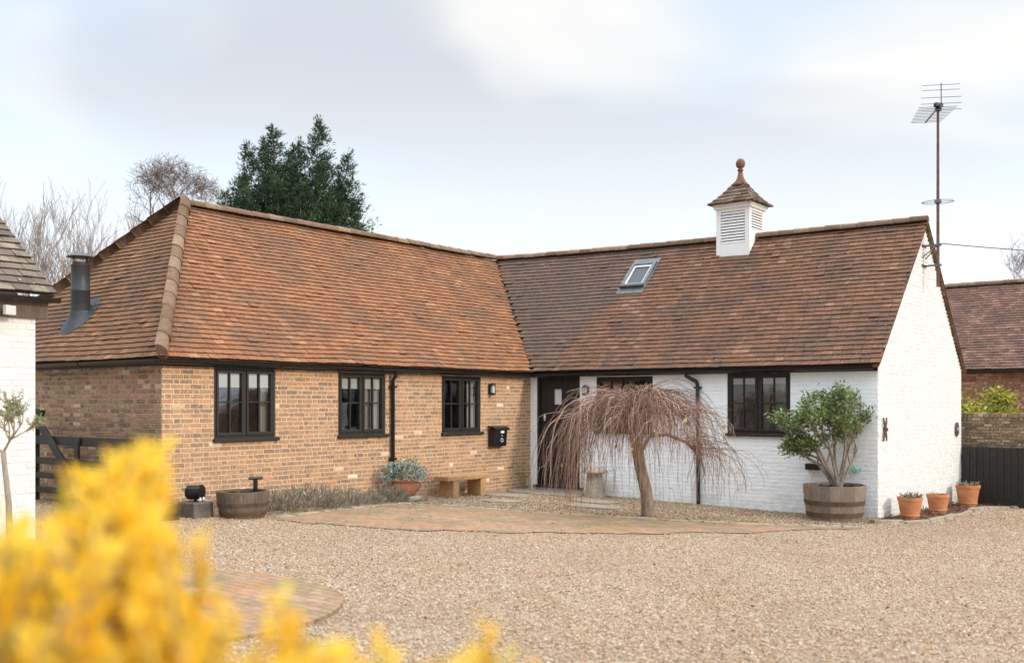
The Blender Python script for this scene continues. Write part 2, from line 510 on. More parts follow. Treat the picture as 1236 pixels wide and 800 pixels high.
M['block_stone'] = mat_stone('block_stone', '4d4741', '635b52', '766d62', 0.3)
def mat_wood(name, c0, c1, c2, axis=(1, 1, 12), rough=0.75):
    t = NT(name); o = t.obj()
    mp = t.n('ShaderNodeMapping', {0: o}); mp.inputs['Scale'].default_value = axis
    c = t.ramp(t.noise(5, 6, 0.7, mp.outputs[0]), [(0.3, c0), (0.5, c1), (0.72, c2)])
    c = t.mix(0.35, c, t.ramp(t.rnd(), [(0, '8c8680'), (0.5, 'bab6b2'), (1, 'dcd8d2')]), 'OVERLAY')
    return t.finish(c, rough, t.bump(t.noise(14, 5, 0.7, mp.outputs[0]), 0.5, 0.006), 0.25)
M['barrel_wood'] = mat_wood('barrel_wood', '665a4e', '7d7063', '978a7a', (14, 14, 1.2))
M['barrel_wood_dark'] = mat_wood('barrel_wood_dark', '4c4139', '65574b', '7e7062', (14, 14, 1.2))
M['oak'] = mat_wood('oak', '94734f', 'b08a62', 'c6a37b', (2, 2, 9))
M['hoop'] = mat_stone('hoop', '4a3b31', '5d493b', '735b49', 0.0)
M['soil'] = mat_stone('soil', '2b2119', '3c2e23', '54402f', 0.1)
M['mulch'] = mat_stone('mulch', '38271d', '553b2a', '6f503a', 0.0)
M['terracotta'] = mat_stone('terracotta', 'b4714a', 'c5835a', 'd19870', 0.0)
M['terracotta_old'] = mat_stone('terracotta_old', '9e6248', 'b4755a', 'c2917a', 0.12)
M['clay_red'] = mat_stone('clay_red', '604639', '745347', '866355', 0.1)
M['rust'] = mat_stone('rust', '50403a', '685149', '7f655a', 0.0)
M['pale_metal'] = NT('pale_metal').finish('c9c6c0', 0.5)
M['dull_metal'] = NT('dull_metal').finish('6e6f72', 0.45, metal=0.6)
M['dark_metal'] = NT('dark_metal').finish('3b3836', 0.5)
M['mint'] = NT('mint_plastic').finish('8fd0b0', 0.5)
M['milk_glass'] = NT('milk_glass').finish('c8c6c0', 0.3)
M['cable'] = NT('cable_black').finish('3c3c3e', 0.6)
def mat_bark(name, c0, c1, c2):
    t = NT(name); o = t.obj()
    mp = t.n('ShaderNodeMapping', {0: o}); mp.inputs['Scale'].default_value = (1, 1, 0.25)
    c = t.ramp(t.noise(22, 6, 0.7, mp.outputs[0]), [(0.3, c0), (0.5, c1), (0.72, c2)])
    return t.finish(c, 0.9, t.bump(t.noise(35, 5, 0.7, mp.outputs[0]), 0.8, 0.012), 0.15)
M['bark_weep'] = mat_bark('bark_weep', '5c4d40', '837160', 'a3917b')
M['bark_grey'] = mat_bark('bark_grey', '6a5f54', '8f8273', 'ab9d8b')
M['bark_far'] = mat_bark('bark_far', '5a4b45', '6f5f58', '857670')
M['bark_pale'] = mat_bark('bark_pale', '7d7266', '938777', 'a69a8a')
def mat_twig(name, stops):
    t = NT(name)
    return t.finish(t.ramp(t.rnd(), stops), 0.85, None, 0.15)
M['twig_weep'] = mat_twig('twig_weep', [(0, '674e43'), (0.4, '816657'), (0.75, '997e6e'), (1, 'b69d8d')])
M['twig_far'] = mat_twig('twig_far', [(0, '5a4e4b'), (0.5, '71645f'), (1, '8a7d76')])
M['twig_pale'] = mat_twig('twig_pale', [(0, '776c65'), (0.5, '8e827a'), (1, 'a4988f')])
def mat_leaf(name, stops, trans=0.3, rough=0.5, nscale=0):
    t = NT(name)
    c = t.ramp(t.rnd(), stops)
    if nscale:
        c = t.mix(0.5, c, t.ramp(t.noise(nscale, 3, 0.6), [(0.35, '3b3f2c'), (0.5, '80806f'), (0.65, 'c6c49a')]), 'OVERLAY')
    b = t.n('ShaderNodeBsdfPrincipled', {'Base Color': c, 'Roughness': rough, 'Specular IOR Level': 0.35})
    tl = t.n('ShaderNodeBsdfTranslucent', {'Color': c})
    mx = t.n('ShaderNodeMixShader', {0: trans, 1: b.outputs[0], 2: tl.outputs[0]})
    t.t.links.new(mx.outputs[0], t.out.inputs[0])
    return t.m
M['leaf_gold'] = mat_leaf('leaf_gold', [(0, 'e8b022'), (0.3, 'f8c82c'), (0.65, 'ffda42'), (1, 'ffe86e')], 0.6)
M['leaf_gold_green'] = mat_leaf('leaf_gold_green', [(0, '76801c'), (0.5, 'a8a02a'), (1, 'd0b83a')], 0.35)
M['leaf_conifer'] = mat_leaf('leaf_conifer', [(0, '223226'), (0.4, '324831'), (0.75, '485c3a'), (1, '6a774a')], 0.2, 0.7)
M['leaf_camellia'] = mat_leaf('leaf_camellia', [(0, '46552f'), (0.4, '627544'), (0.75, '85965a'), (1, 'b2b988')], 0.3, 0.4)
M['leaf_yellowgreen'] = mat_leaf('leaf_yellowgreen', [(0, '5a6a2a'), (0.4, '8a922f'), (0.75, 'b0a83c'), (1, 'c8bd5c')], 0.3)
M['leaf_sage'] = mat_leaf('leaf_sage', [(0, '5d6d63'), (0.4, '7d8c80'), (0.8, 'a1ada0'), (1, 'c0c8bc')], 0.15, 0.7)
M['leaf_lavender'] = mat_leaf('leaf_lavender', [(0, '6a5f51'), (0.35, '867a6b'), (0.6, '988d7e'), (0.85, '8b8c74'), (1, 'b0a797')], 0.15, 0.8)
M['leaf_olive'] = mat_leaf('leaf_olive', [(0, '7b7a58'), (0.5, '98956e'), (1, 'b8b48e')], 0.25)
M['leaf_autumn'] = mat_leaf('leaf_autumn', [(0, 'a98a35'), (0.5, 'c8ab4a'), (1, 'b5b45e')], 0.3)
M['leaf_dead'] = mat_leaf('leaf_dead', [(0, '3d2a1f'), (0.5, '5d3f2b'), (1, '80583a')], 0.1)

# ------------------------------------------------------------------ ground
gx = [-900, -200, -60, -25, -12, 0, 12, 25, 60, 200, 900]
mb = MB()
for i in range(len(gx) - 1):
    for j in range(len(gx) - 1):
        q = [(gx[i], gx[j]), (gx[i + 1], gx[j]), (gx[i + 1], gx[j + 1]), (gx[i], gx[j + 1])]
        mb.face([(x, y, G(x, y)) for x, y in q])
tag(mb.build('ground', M['gravel_ground']), kind='structure')

def sheet(name, mat, pts, lift, thick=0.0):
    """a flat paved area that follows the ground"""
    m = MB()
    top = [(x, y, G(x, y) + lift) for x, y in pts]
    m.face(top)
    if thick:
        n = len(pts)
        for k in range(n):
            a, b = top[k], top[(k + 1) % n]
            m.face([(a[0], a[1], a[2] - thick), (b[0], b[1], b[2] - thick), b, a])
    return tag(m.build(name, mat), kind='structure')

def smooth_line(pts, n=8):
    out = []
    P = [Vector(p) for p in pts]
    for i in range(len(P) - 1):
        p0 = P[max(i - 1, 0)]; p1 = P[i]; p2 = P[i + 1]; p3 = P[min(i + 2, len(P) - 1)]
        for k in range(n):
            t = k / n
            out.append(0.5 * ((2 * p1) + (p2 - p0) * t + (2 * p0 - 5 * p1 + 4 * p2 - p3) * t * t + (3 * p1 - p0 - 3 * p2 + p3) * t ** 3))
    out.append(P[-1])
    return out

# brick apron: outer line along the kerb, inner line where the loose gravel begins
kerb_pts = [(1.25, -7.45), (0.98, -6.2), (0.72, -4.75), (1.35, -4.25), (2.6, -3.85), (4.0, -3.35), (5.2, -2.85), (6.35, -2.05), (7.2, -1.35)]
front_pts = [(7.25, -1.6), (6.75, -2.6), (6.1, -3.85), (5.3, -5.05), (4.35, -6.05), (3.35, -6.95), (2.1, -7.5), (1.3, -7.6)]
kl = smooth_line([(*p, 0) for p in kerb_pts[:3]], 6)[:-1] + smooth_line([(*p, 0) for p in kerb_pts[2:]], 6)
fl = smooth_line([(*p, 0) for p in front_pts], 6)
fl = [p + Vector((random.uniform(-.11, .11), random.uniform(-.11, .11), 0)) for p in fl]
APRON = [(p.x, p.y) for p in kl + fl]
sheet('brick_path', M['apron'], APRON, 0.014)
mb = MB()
ang = [2 * PI * k / 48 for k in range(48)]
CIRC = (5.30, -11.95, 1.5)
sheet('brick_circle_path', M['apron'], [(CIRC[0] + CIRC[2] * math.cos(a), CIRC[1] + CIRC[2] * math.sin(a)) for a in ang], 0.03, 0.03)

def inside(x, y, poly):
    c = False
    for i in range(len(poly)):
        x1, y1 = poly[i]; x2, y2 = poly[i - 1]
        if (y1 > y) != (y2 > y) and x < (x2 - x1) * (y - y1) / (y2 - y1) + x1: c = not c
    return c

# loose kerb stones along the back of the apron
mb = MB()
acc = 0
def kerb_run(mb, line, w=0.2, h=0.05, lo=0.25, hi=0.6):
    i = 0; pos = Vector(line[0]); seglen = []
    L = [0]
    for a, b in zip(line, line[1:]): L.append(L[-1] + (b - a).length)
    def at(s):
        for k in range(len(L) - 1):
            if s <= L[k + 1]:
                f = (s - L[k]) / max(L[k + 1] - L[k], 1e-6)
                return line[k].lerp(line[k + 1], f)
        return line[-1]
    s = 0
    while s < L[-1] - 0.1:
        e = min(s + random.uniform(lo, hi), L[-1])
        a, b = at(s + 0.012), at(e - 0.012)
        d = (b - a).normalized(); nrm = Vector((-d.y, d.x, 0))
        ww = w * random.uniform(0.75, 1.2); hh = h * random.uniform(0.6, 1.3)
        q = []
        for z0, ins in ((-0.03, 0), (hh, 0.018)):
            for p, sgn, al in ((a, -1, 1), (b, -1, -1), (b, 1, -1), (a, 1, 1)):
                v = p + nrm * sgn * (ww / 2 - ins) + d * al * ins + Vector((random.uniform(-.015, .015), random.uniform(-.015, .015), 0))
                q.append((v.x, v.y, G(v.x, v.y) + z0 + random.uniform(-.006, .006)))
        mb.hexa(q, random.random())
        s = e
kerb_run(mb, kl, .19, .028, .2, .75)
tag(mb.build('kerb', M['kerb_stone'], bevel=0.012), kind='structure')
# bed of bark mulch beside the gable, with its curved kerb
bed_kerb = smooth_line([(7.1, -0.62, 0), (7.62, 0.05, 0), (7.72, 1.1, 0), (7.70, 2.6, 0), (7.62, 3.9, 0), (7.75, 4.55, 0), (8.1, 4.9, 0)], 6)
mb = MB()
kerb_run(mb, bed_kerb, 0.12, 0.06, 0.4, 0.8)
tag(mb.build('kerb', M['kerb_stone'], bevel=0.01), kind='structure')
BED = [(p.x - 0.05, p.y) for p in bed_kerb] + [(7.9, 4.98), (7.02, 4.98), (7.02, -0.55)]
sheet('mulch_bed', M['mulch'], BED, 0.03)

# ------------------------------------------------------------------ generators for masonry and tiles
def rect_sub(r, ops):
    """pieces of rectangle r (a0, a1, z0, z1) outside the openings"""
    out = [r]
    for (oa, ob, oz, ot) in ops:
        nx = []
        for (a0, a1, z0, z1) in out:
            if a1 <= oa or a0 >= ob or z1 <= oz or z0 >= ot: nx.append((a0, a1, z0, z1)); continue
            if a0 < oa: nx.append((a0, oa, z0, z1))
            if a1 > ob: nx.append((ob, a1, z0, z1))
            m0, m1 = max(a0, oa), min(a1, ob)
            if z0 < oz: nx.append((m0, m1, z0, oz))
            if z1 > ot: nx.append((m0, m1, ot, z1))
        out = nx
    return [q for q in out if q[1] - q[0] > 0.012 and q[3] - q[2] > 0.012]

def masonry(mb, F, amin, amax, z0, z1, ops=(), course=0.069, joint=0.0125, st=0.212, hd=0.1, proud=0.006, jit=0.003, rowtint=0.0):
    k = 0; z = z0
    while z < z1 - 0.02:
        zt = min(z + course - joint, z1)
        lo, hi = amin(z), amax(z)
        a = lo - (0.5 * (st + hd) if k % 2 else 0) - random.uniform(0, 0.02)
        s = 0
        while a < hi:
            w = (st if s % 2 == 0 else hd - joint) * random.uniform(0.96, 1.04)
            b0, b1 = max(a, lo), min(a + w - (joint if s % 2 == 0 else 0), hi)
            if b1 - b0 > 0.02:
                rr = random.random()
                for (p0, p1, q0, q1) in rect_sub((b0, b1, z, zt), ops):
                    d = proud + random.uniform(-jit, jit)
                    j = lambda: random.uniform(-0.0022, 0.0022)
                    i = 0.0035
                    pts = [F(p0 + j(), q0 + j(), -0.002), F(p1 + j(), q0 + j(), -0.002), F(p1 + j(), q1 + j(), -0.002), F(p0 + j(), q1 + j(), -0.002),
                           F(p0 + i, q0 + i, d + j() * .6), F(p1 - i, q0 + i, d + j() * .6), F(p1 - i, q1 - i, d + j() * .6), F(p0 + i, q1 - i, d + j() * .6)]
                    mb.hexa(pts, rr, skip=(0,))
            a += w + (0 if s % 2 == 0 else joint)
            s += 1
        z += course; k += 1

def backing(mb, F, a0, a1, z0, z1, ops=(), depth=0.11):
    """the mortar face between the bricks, with the reveals of the openings"""
    cuts = sorted({a0, a1, *[o[0] for o in ops], *[o[1] for o in ops]})
    for x0, x1 in zip(cuts, cuts[1:]):
        zs = [(o[2], o[3]) for o in ops if o[0] <= x0 + 1e-6 and o[1] >= x1 - 1e-6]
        z = z0
        for (l, h) in sorted(zs):
            if l > z: mb.face([F(x0, z, 0), F(x1, z, 0), F(x1, l, 0), F(x0, l, 0)])
            z = h
        if z < z1: mb.face([F(x0, z, 0), F(x1, z, 0), F(x1, z1, 0), F(x0, z1, 0)])
    for (x0, x1, l, h) in ops:
        mb.face([F(x0, l, 0.004), F(x0, l, -depth), F(x0, h, -depth), F(x0, h, 0.004)])
        mb.face([F(x1, l, 0.004), F(x1, h, 0.004), F(x1, h, -depth), F(x1, l, -depth)])
        mb.face([F(x0, l, 0.004), F(x1, l, 0.004), F(x1, l, -depth), F(x0, l, -depth)])
        mb.face([F(x0, h, 0.004), F(x0, h, -depth), F(x1, h, -depth), F(x1, h, 0.004)])

def tiling(mb, E, Rg, a0, a1, rows, tw=0.175, sheet_n=10, wob=0.012, holes=()):
    """overlapping plain tiles between an eaves line E(a) and a ridge line Rg(a)"""
    def P(a, b):
        v = Vector(E(a)).lerp(Vector(Rg(a)), b)
        w = mnoise.noise((a * 0.9, b * 3.1, rows * 0.37)) * wob * 1.6
        return v + nrm * w
    nrm = Vector((0, 0, 0))
    am = 0.5 * (a0(0) + a1(0))
    e1 = Vector(E(am + 1)) - Vector(E(am)); e2 = Vector(Rg(am)) - Vector(E(am))
    nrm = e1.cross(e2).normalized()
    if nrm.z < 0: nrm = -nrm
    # underlay
    NB = 8
    for i in range(NB):
        b0, b1 = i / NB, (i + 1) / NB
        L0, H0, L1, H1 = a0(b0), a1(b0), a0(b1), a1(b1)
        for k in range(sheet_n):
            f0, f1 = k / sheet_n, (k + 1) / sheet_n
            q = [P(L0 + (H0 - L0) * f0, b0), P(L0 + (H0 - L0) * f1, b0), P(L1 + (H1 - L1) * f1, b1), P(L1 + (H1 - L1) * f0, b1)]
            if (q[0] - q[1]).length + (q[2] - q[3]).length < 1e-4: continue
            mb.face([v - nrm * 0.022 for v in q], 0.0)
    for r in range(rows):
        b0 = r / rows; b1 = min((r + 1.35) / rows, 1.0)
        lo, hi = a0(b0), a1(b0); lo1, hi1 = a0(b1), a1(b1)
        a = min(lo, lo1) - tw * (0.5 if r % 2 else 0) - random.uniform(0, 0.02)
        while a < max(hi, hi1):
            w = tw * random.uniform(0.965, 1.0)
            x0, x1 = max(a, lo), min(a + w - 0.0015, hi)
            y0, y1 = max(a, lo1), min(a + w - 0.0015, hi1)
            bm = b0 + 0.3 / rows
            if any(h[0] < (x0 + x1) / 2 < h[1] and h[2] < bm < h[3] for h in holes): a += tw; continue
            if x1 - x0 > 0.03:
                if y1 < y0: y0 = y1 = max(min(0.5 * (x0 + x1), hi1), lo1)
                db = random.gauss(0, 0.028) / rows
                th = 0.022; lift = 0.020 + abs(random.gauss(0, 0.002))
                sk = random.gauss(0, 0.002)
                if random.random() < 0.025: lift += 0.012; db -= 0.15 / rows
                top = P(y0, b1), P(y1, b1)
                bot = P(x0, max(b0 + db, -0.02)), P(x1, max(b0 + db * 0.7, -0.02))
                mb.hexa([bot[0] + nrm * (lift - th + sk), bot[1] + nrm * (lift - th - sk), top[1] - nrm * 0.012, top[0] - nrm * 0.012,
                         bot[0] + nrm * (lift + sk), bot[1] + nrm * (lift - sk), top[1] + nrm * 0.001, top[0] + nrm * 0.001],
                        random.random(), skip=(0, 4))
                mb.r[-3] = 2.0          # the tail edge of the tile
            a += tw

def capping(mb, p0, p1, rad, ln, side, rise=1.0, jit=0.006):
    """half-round ridge tiles laid end to end from p0 to p1"""
    p0, p1 = Vector(p0), Vector(p1)
    d = (p1 - p0); n = max(1, round(d.length / ln)); d.normalize()
    sd = Vector(side).normalized(); sd = (sd - d * sd.dot(d)).normalized()
    up = d.cross(sd);  up = up if up.z > 0 else -up
    for k in range(n):
        a = p0.lerp(p1, k / n) + d * 0.006; b = p0.lerp(p1, (k + 1) / n) - d * 0.006
        off = up * random.uniform(-jit, jit)
        r0 = rad * random.uniform(0.97, 1.03); r1 = r0 * 0.90
        pr = []
        for i in range(9):
            t = PI * (i / 8) ; pr.append((math.cos(t), math.sin(t) * rise - 0.12))
        base = len(mb.v); rr = random.random()
        for p, r in ((a, r0), (b, r1)):
            for (x, y) in pr: mb.v.append(tuple(p + off + sd * x * r + up * y * r))
        for i in range(8):
            mb.f.append((base + i, base + i + 1, base + 9 + i + 1, base + 9 + i)); mb.r.append(rr)
        mb.f.append(tuple(base + i for i in range(8, -1, -1))); mb.r.append(rr)
        mb.f.append(tuple(base + 9 + i for i in range(9))); mb.r.append(rr)
        # mortar bed joint
        if k:
            jn = p0.lerp(p1, k / n); base = len(mb.v)
            for p in (jn - d * 0.012, jn + d * 0.012):
                for (x, y) in pr: mb.v.append(tuple(p + sd * x * rad * 0.96 + up * y * rad * 0.96))
            for i in range(8):
                mb.f.append((base + i, base + i + 1, base + 9 + i + 1, base + 9 + i)); mb.r.append(1.0)

def fb(mb, F, a0, a1, z0, z1, d0, d1, r=0.5):
    mb.hexa([F(a0, z0, d0), F(a1, z0, d0), F(a1, z1, d0), F(a0, z1, d0), F(a0, z0, d1), F(a1, z0, d1), F(a1, z1, d1), F(a0, z1, d1)], r)

# ------------------------------------------------------------------ the house
ES, GW, LB = 7.01, 5.09, -8.425          # white wing length, gable width, brick wing length (in -y)
XB = -5.94                               # back of the brick wing
WT = 2.14                                # wall top under the eaves
FB = lambda a, z, d: (d, a, z)                      # brick front, faces +x
FW = lambda a, z, d: (a, -d, z)                     # white front, faces -y
FG = lambda a, z, d: (ES + d, a, z)                 # gable, faces +x
FH = lambda a, z, d: (a, LB - d, z)                 # hipped end, faces -y
house = empty('house', (0, 0, G(0, 0)), 'long L-shaped brick and white painted house with orange tiled roof and white ridge cupola', 'house')

W1, W2, W3 = (-7.582, -6.482, 1.06, 2.105), (-5.205, -4.13, 1.05, 2.09), (-2.693, -1.582, 1.025, 2.08)
DO = (0.17, 1.225, -0.12, 2.12)
WT_ = (1.613, 2.865, 1.04, 2.085)
W4 = (4.375, 5.54, 1.045, 2.10)

mb = MB()
masonry(mb, FB, lambda z: LB, lambda z: 0.0, -0.35, WT + 0.06, (W1, W2, W3))
bw = mb.build('brick_wall', M['brick'], house)
mb = MB(); backing(mb, FB, LB, 0.0, -0.5, WT + 0.06, (W1, W2, W3)); mb.build('mortar', M['mortar'], bw)
mb = MB()
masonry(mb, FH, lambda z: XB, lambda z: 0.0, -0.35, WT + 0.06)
hw = mb.build('end_wall', M['brick_shaded'], house)
tag(hw, 'shaded brick end wall under the hipped roof')
mb = MB(); backing(mb, FH, XB, 0.0, -0.5, WT + 0.06)
mb.build('mortar', M['mortar_shaded'], hw)
mb = MB()
wkw = dict(proud=0.006, jit=0.0028, joint=0.012)
masonry(mb, FW, lambda z: 0.006, lambda z: ES, -0.55, WT + 0.06, (DO, WT_, W4), **wkw)
backing(mb, FW, 0.006, ES, -0.7, WT + 0.06, (DO, WT_, W4))
tag(mb.build('white_wall', M['white_paint'], house), 'white painted brick wall with the front door')
mb = MB()
gap = 4.77
def glo(z): return 0.0 if z < 2.2 else (z - 2.2) / (gap - 2.2) * (GW / 2)
def ghi(z): return GW - glo(z)
masonry(mb, FG, glo, ghi, -0.7, gap - 0.06, **wkw)
mb.face([FG(0, -0.9, 0), FG(GW, -0.9, 0), FG(GW, 2.2, 0), FG(GW / 2, gap, 0), FG(0, 2.2, 0)])
mb.face([(-0.5, GW, -0.9), (ES, GW, -0.9), (ES, GW, 2.25), (-0.5, GW, 2.25)])
tag(mb.build('gable_wall', M['white_gable'], house), 'white painted brick gable end')
mb = MB()
mb.face([(XB, LB, -0.6), (XB, GW, -0.6), (XB, GW, 2.25), (XB, LB, 2.25)])
mb.face([(XB, GW, -0.9), (-0.5, GW, -0.9), (-0.5, GW, 2.25), (XB, GW, 2.25)])
mb.build('back_wall', M['mortar'], house)
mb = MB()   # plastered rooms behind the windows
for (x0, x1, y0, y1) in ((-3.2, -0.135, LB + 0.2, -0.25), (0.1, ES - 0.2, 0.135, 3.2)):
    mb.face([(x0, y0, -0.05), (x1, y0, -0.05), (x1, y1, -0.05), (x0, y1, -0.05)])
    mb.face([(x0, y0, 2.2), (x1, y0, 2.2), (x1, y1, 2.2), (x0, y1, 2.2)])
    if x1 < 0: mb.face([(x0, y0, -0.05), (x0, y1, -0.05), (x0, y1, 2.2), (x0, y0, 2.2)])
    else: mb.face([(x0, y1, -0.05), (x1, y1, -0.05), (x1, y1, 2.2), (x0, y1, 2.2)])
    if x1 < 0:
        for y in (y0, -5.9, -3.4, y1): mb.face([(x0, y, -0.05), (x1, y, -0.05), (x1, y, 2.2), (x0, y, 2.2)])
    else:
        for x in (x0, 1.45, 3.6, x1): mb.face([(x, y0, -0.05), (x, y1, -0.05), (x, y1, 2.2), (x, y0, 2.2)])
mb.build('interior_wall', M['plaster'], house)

# roofs
OV, EZ = 0.13, 2.215
ZR = 5.05
def zrw(a): return 5.05 - 0.0165 * (a + 2.97) - 0.035 * math.sin(PI * max(0, min(1, (a + 2.97) / 10))) + 0.0
XM, YM, YH = -2.97, GW / 2, -6.095
lerp = lambda a, b, t: a + (b - a) * t
def roof_front():
    m = MB()
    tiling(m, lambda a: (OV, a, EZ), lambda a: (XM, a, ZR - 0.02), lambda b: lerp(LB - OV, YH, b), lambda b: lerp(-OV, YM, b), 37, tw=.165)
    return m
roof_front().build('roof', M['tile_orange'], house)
m = MB()
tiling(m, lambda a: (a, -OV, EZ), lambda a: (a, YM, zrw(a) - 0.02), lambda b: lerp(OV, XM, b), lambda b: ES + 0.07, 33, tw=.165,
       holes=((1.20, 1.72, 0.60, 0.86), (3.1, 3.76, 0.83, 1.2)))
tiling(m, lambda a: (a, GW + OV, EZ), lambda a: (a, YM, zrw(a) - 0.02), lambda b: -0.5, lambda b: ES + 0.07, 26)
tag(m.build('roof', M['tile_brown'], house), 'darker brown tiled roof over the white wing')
m = MB()
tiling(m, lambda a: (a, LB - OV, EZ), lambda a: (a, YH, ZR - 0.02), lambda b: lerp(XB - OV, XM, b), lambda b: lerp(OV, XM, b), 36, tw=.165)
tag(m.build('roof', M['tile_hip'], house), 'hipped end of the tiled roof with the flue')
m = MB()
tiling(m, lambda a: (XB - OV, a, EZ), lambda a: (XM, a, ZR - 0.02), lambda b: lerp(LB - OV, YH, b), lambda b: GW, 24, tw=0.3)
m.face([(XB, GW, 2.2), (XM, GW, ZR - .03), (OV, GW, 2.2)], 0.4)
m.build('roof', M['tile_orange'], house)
# ridge and hip cappings
m = MB()
capping(m, (XM, YH + 0.05, ZR), (XM, YM, ZR + 0.02), 0.112, 0.34, (1, 0, 0))
m.build('ridge', M['ridge'], house)
m = MB()
prev = None
xs = [XM + (ES + 0.07 - XM) * k / 8 for k in range(9)]
for a, b in zip(xs, xs[1:]):
    capping(m, (a, YM, zrw(a) + 0.0), (b, YM, zrw(b) + 0.0), 0.105, 0.34, (0, 1, 0))
m.build('ridge', M['ridge'], house)
m = MB()
capping(m, (OV - 0.02, LB - OV + 0.02, EZ + 0.05), (XM, YH, ZR + 0.04), 0.142, 0.36, (1, -1, 0), 1.0, 0.010)
m.build('hip_capping', M['ridge'], house, smooth=True)
m = MB()
capping(m, (XB - OV, LB - OV, EZ + 0.05), (XM, YH, ZR + 0.04), 0.135, 0.36, (1, 1, 0), 1.0, 0.010)
m.build('hip_capping', M['ridge'], house, smooth=True)
# verge: tile-and-mortar edging along the gable
m = MB()
def verge(m, y0, z0, y1, z1):
    n = 22
    for k in range(n):
        f0, f1 = k / n, (k + 1) / n - 0.006
        ya, za, yb, zb = lerp(y0, y1, f0), lerp(z0, z1, f0), lerp(y0, y1, f1), lerp(z0, z1, f1)
        j = random.uniform(-.006, .006)
        m.hexa([(ES - .05, ya, za - .075 + j), (ES - .05, yb, zb - .075 + j), (ES - .05, yb, zb - .028), (ES - .05, ya, za - .028),
                (ES + .06 + j, ya, za - .06), (ES + .06 + j, yb, zb - .06), (ES + .066, yb, zb - .028), (ES + .066, ya, za - .028)], random.random())
verge(m, -OV, EZ + .01, YM, zrw(ES) - .01)
verge(m, GW + OV, EZ + .01, YM, zrw(ES) - .01)
m.build('verge', M['ridge'], house)

# fascia, gutters and downpipes
def gutter(m, p0, p1, out, rad=0.062):
    pr = []
    for i in range(9):
        t = PI + PI * i / 8; pr.append((math.cos(t) * rad, math.sin(t) * rad))
    for i in range(8, -1, -1):
        t = PI + PI * i / 8; pr.append((math.cos(t) * (rad - .008), math.sin(t) * (rad - .008)))
    m.sweep(pr, p0, p1, out, (0, 0, 1))
    a, b = Vector(p0), Vector(p1)
    n = max(2, int((b - a).length / 1.9))
    d = (b - a).normalized()
    big = [(x * 1.12, y * 1.12) for x, y in pr[:9]] + [(x * .9, y * .9) for x, y in pr[9:]]
    for k in range(1, n):
        c = a.lerp(b, k / n)
        m.sweep(big, c - d * 0.05, c + d * 0.05, out, (0, 0, 1))
m = MB()
fb(m, FB, LB - 0.02, -0.02, 2.10, 2.205, 0.012, 0.036)
fb(m, FH, XB - 0.02, 0.035, 2.10, 2.205, 0.012, 0.036)
fb(m, FW, 0.04, ES, 2.10, 2.205, 0.010, 0.036)
m.build('fascia', M['black_timber'], house)
m = MB(); gutter(m, (0.125, LB - 0.16, 2.185), (0.125, -0.06, 2.16), (1, 0, 0)); m.build('gutter', M['black_plastic'], house)
m = MB(); gutter(m, (XB - .1, LB - 0.125, 2.185), (0.10, LB - 0.125, 2.185), (0, -1, 0)); m.build('gutter', M['black_plastic'], house)
m = MB(); gutter(m, (0.12, -0.125, 2.16), (ES - 0.03, -0.125, 2.18), (0, -1, 0)); m.build('gutter', M['black_plastic'], house)
m = MB()
m.tube([(0.125, -4.0, 2.12), (0.12, -4.0, 2.04), (0.055, -4.0, 1.97), (0.055, -4.0, G(0, -4) - .02)], 0.034, 10)
for z in (0.62, 1.86): m.box((0.045, -4.0, z), (0.10, 0.12, 0.035))
m.build('downpipe', M['black_plastic'], house, smooth=True)
m = MB()
m.tube([(3.62, -0.125, 2.13), (3.62, -0.12, 2.07), (3.70, -0.08, 2.02), (3.80, -0.06, 1.97), (3.815, -0.055, 1.9), (3.835, -0.055, G(3.8, 0) - .02)], 0.034, 10)
for z in (0.75, 1.86): m.box((3.82, -0.045, z), (0.12, 0.10, 0.035))
m.build('downpipe', M['black_plastic'], house, smooth=True)

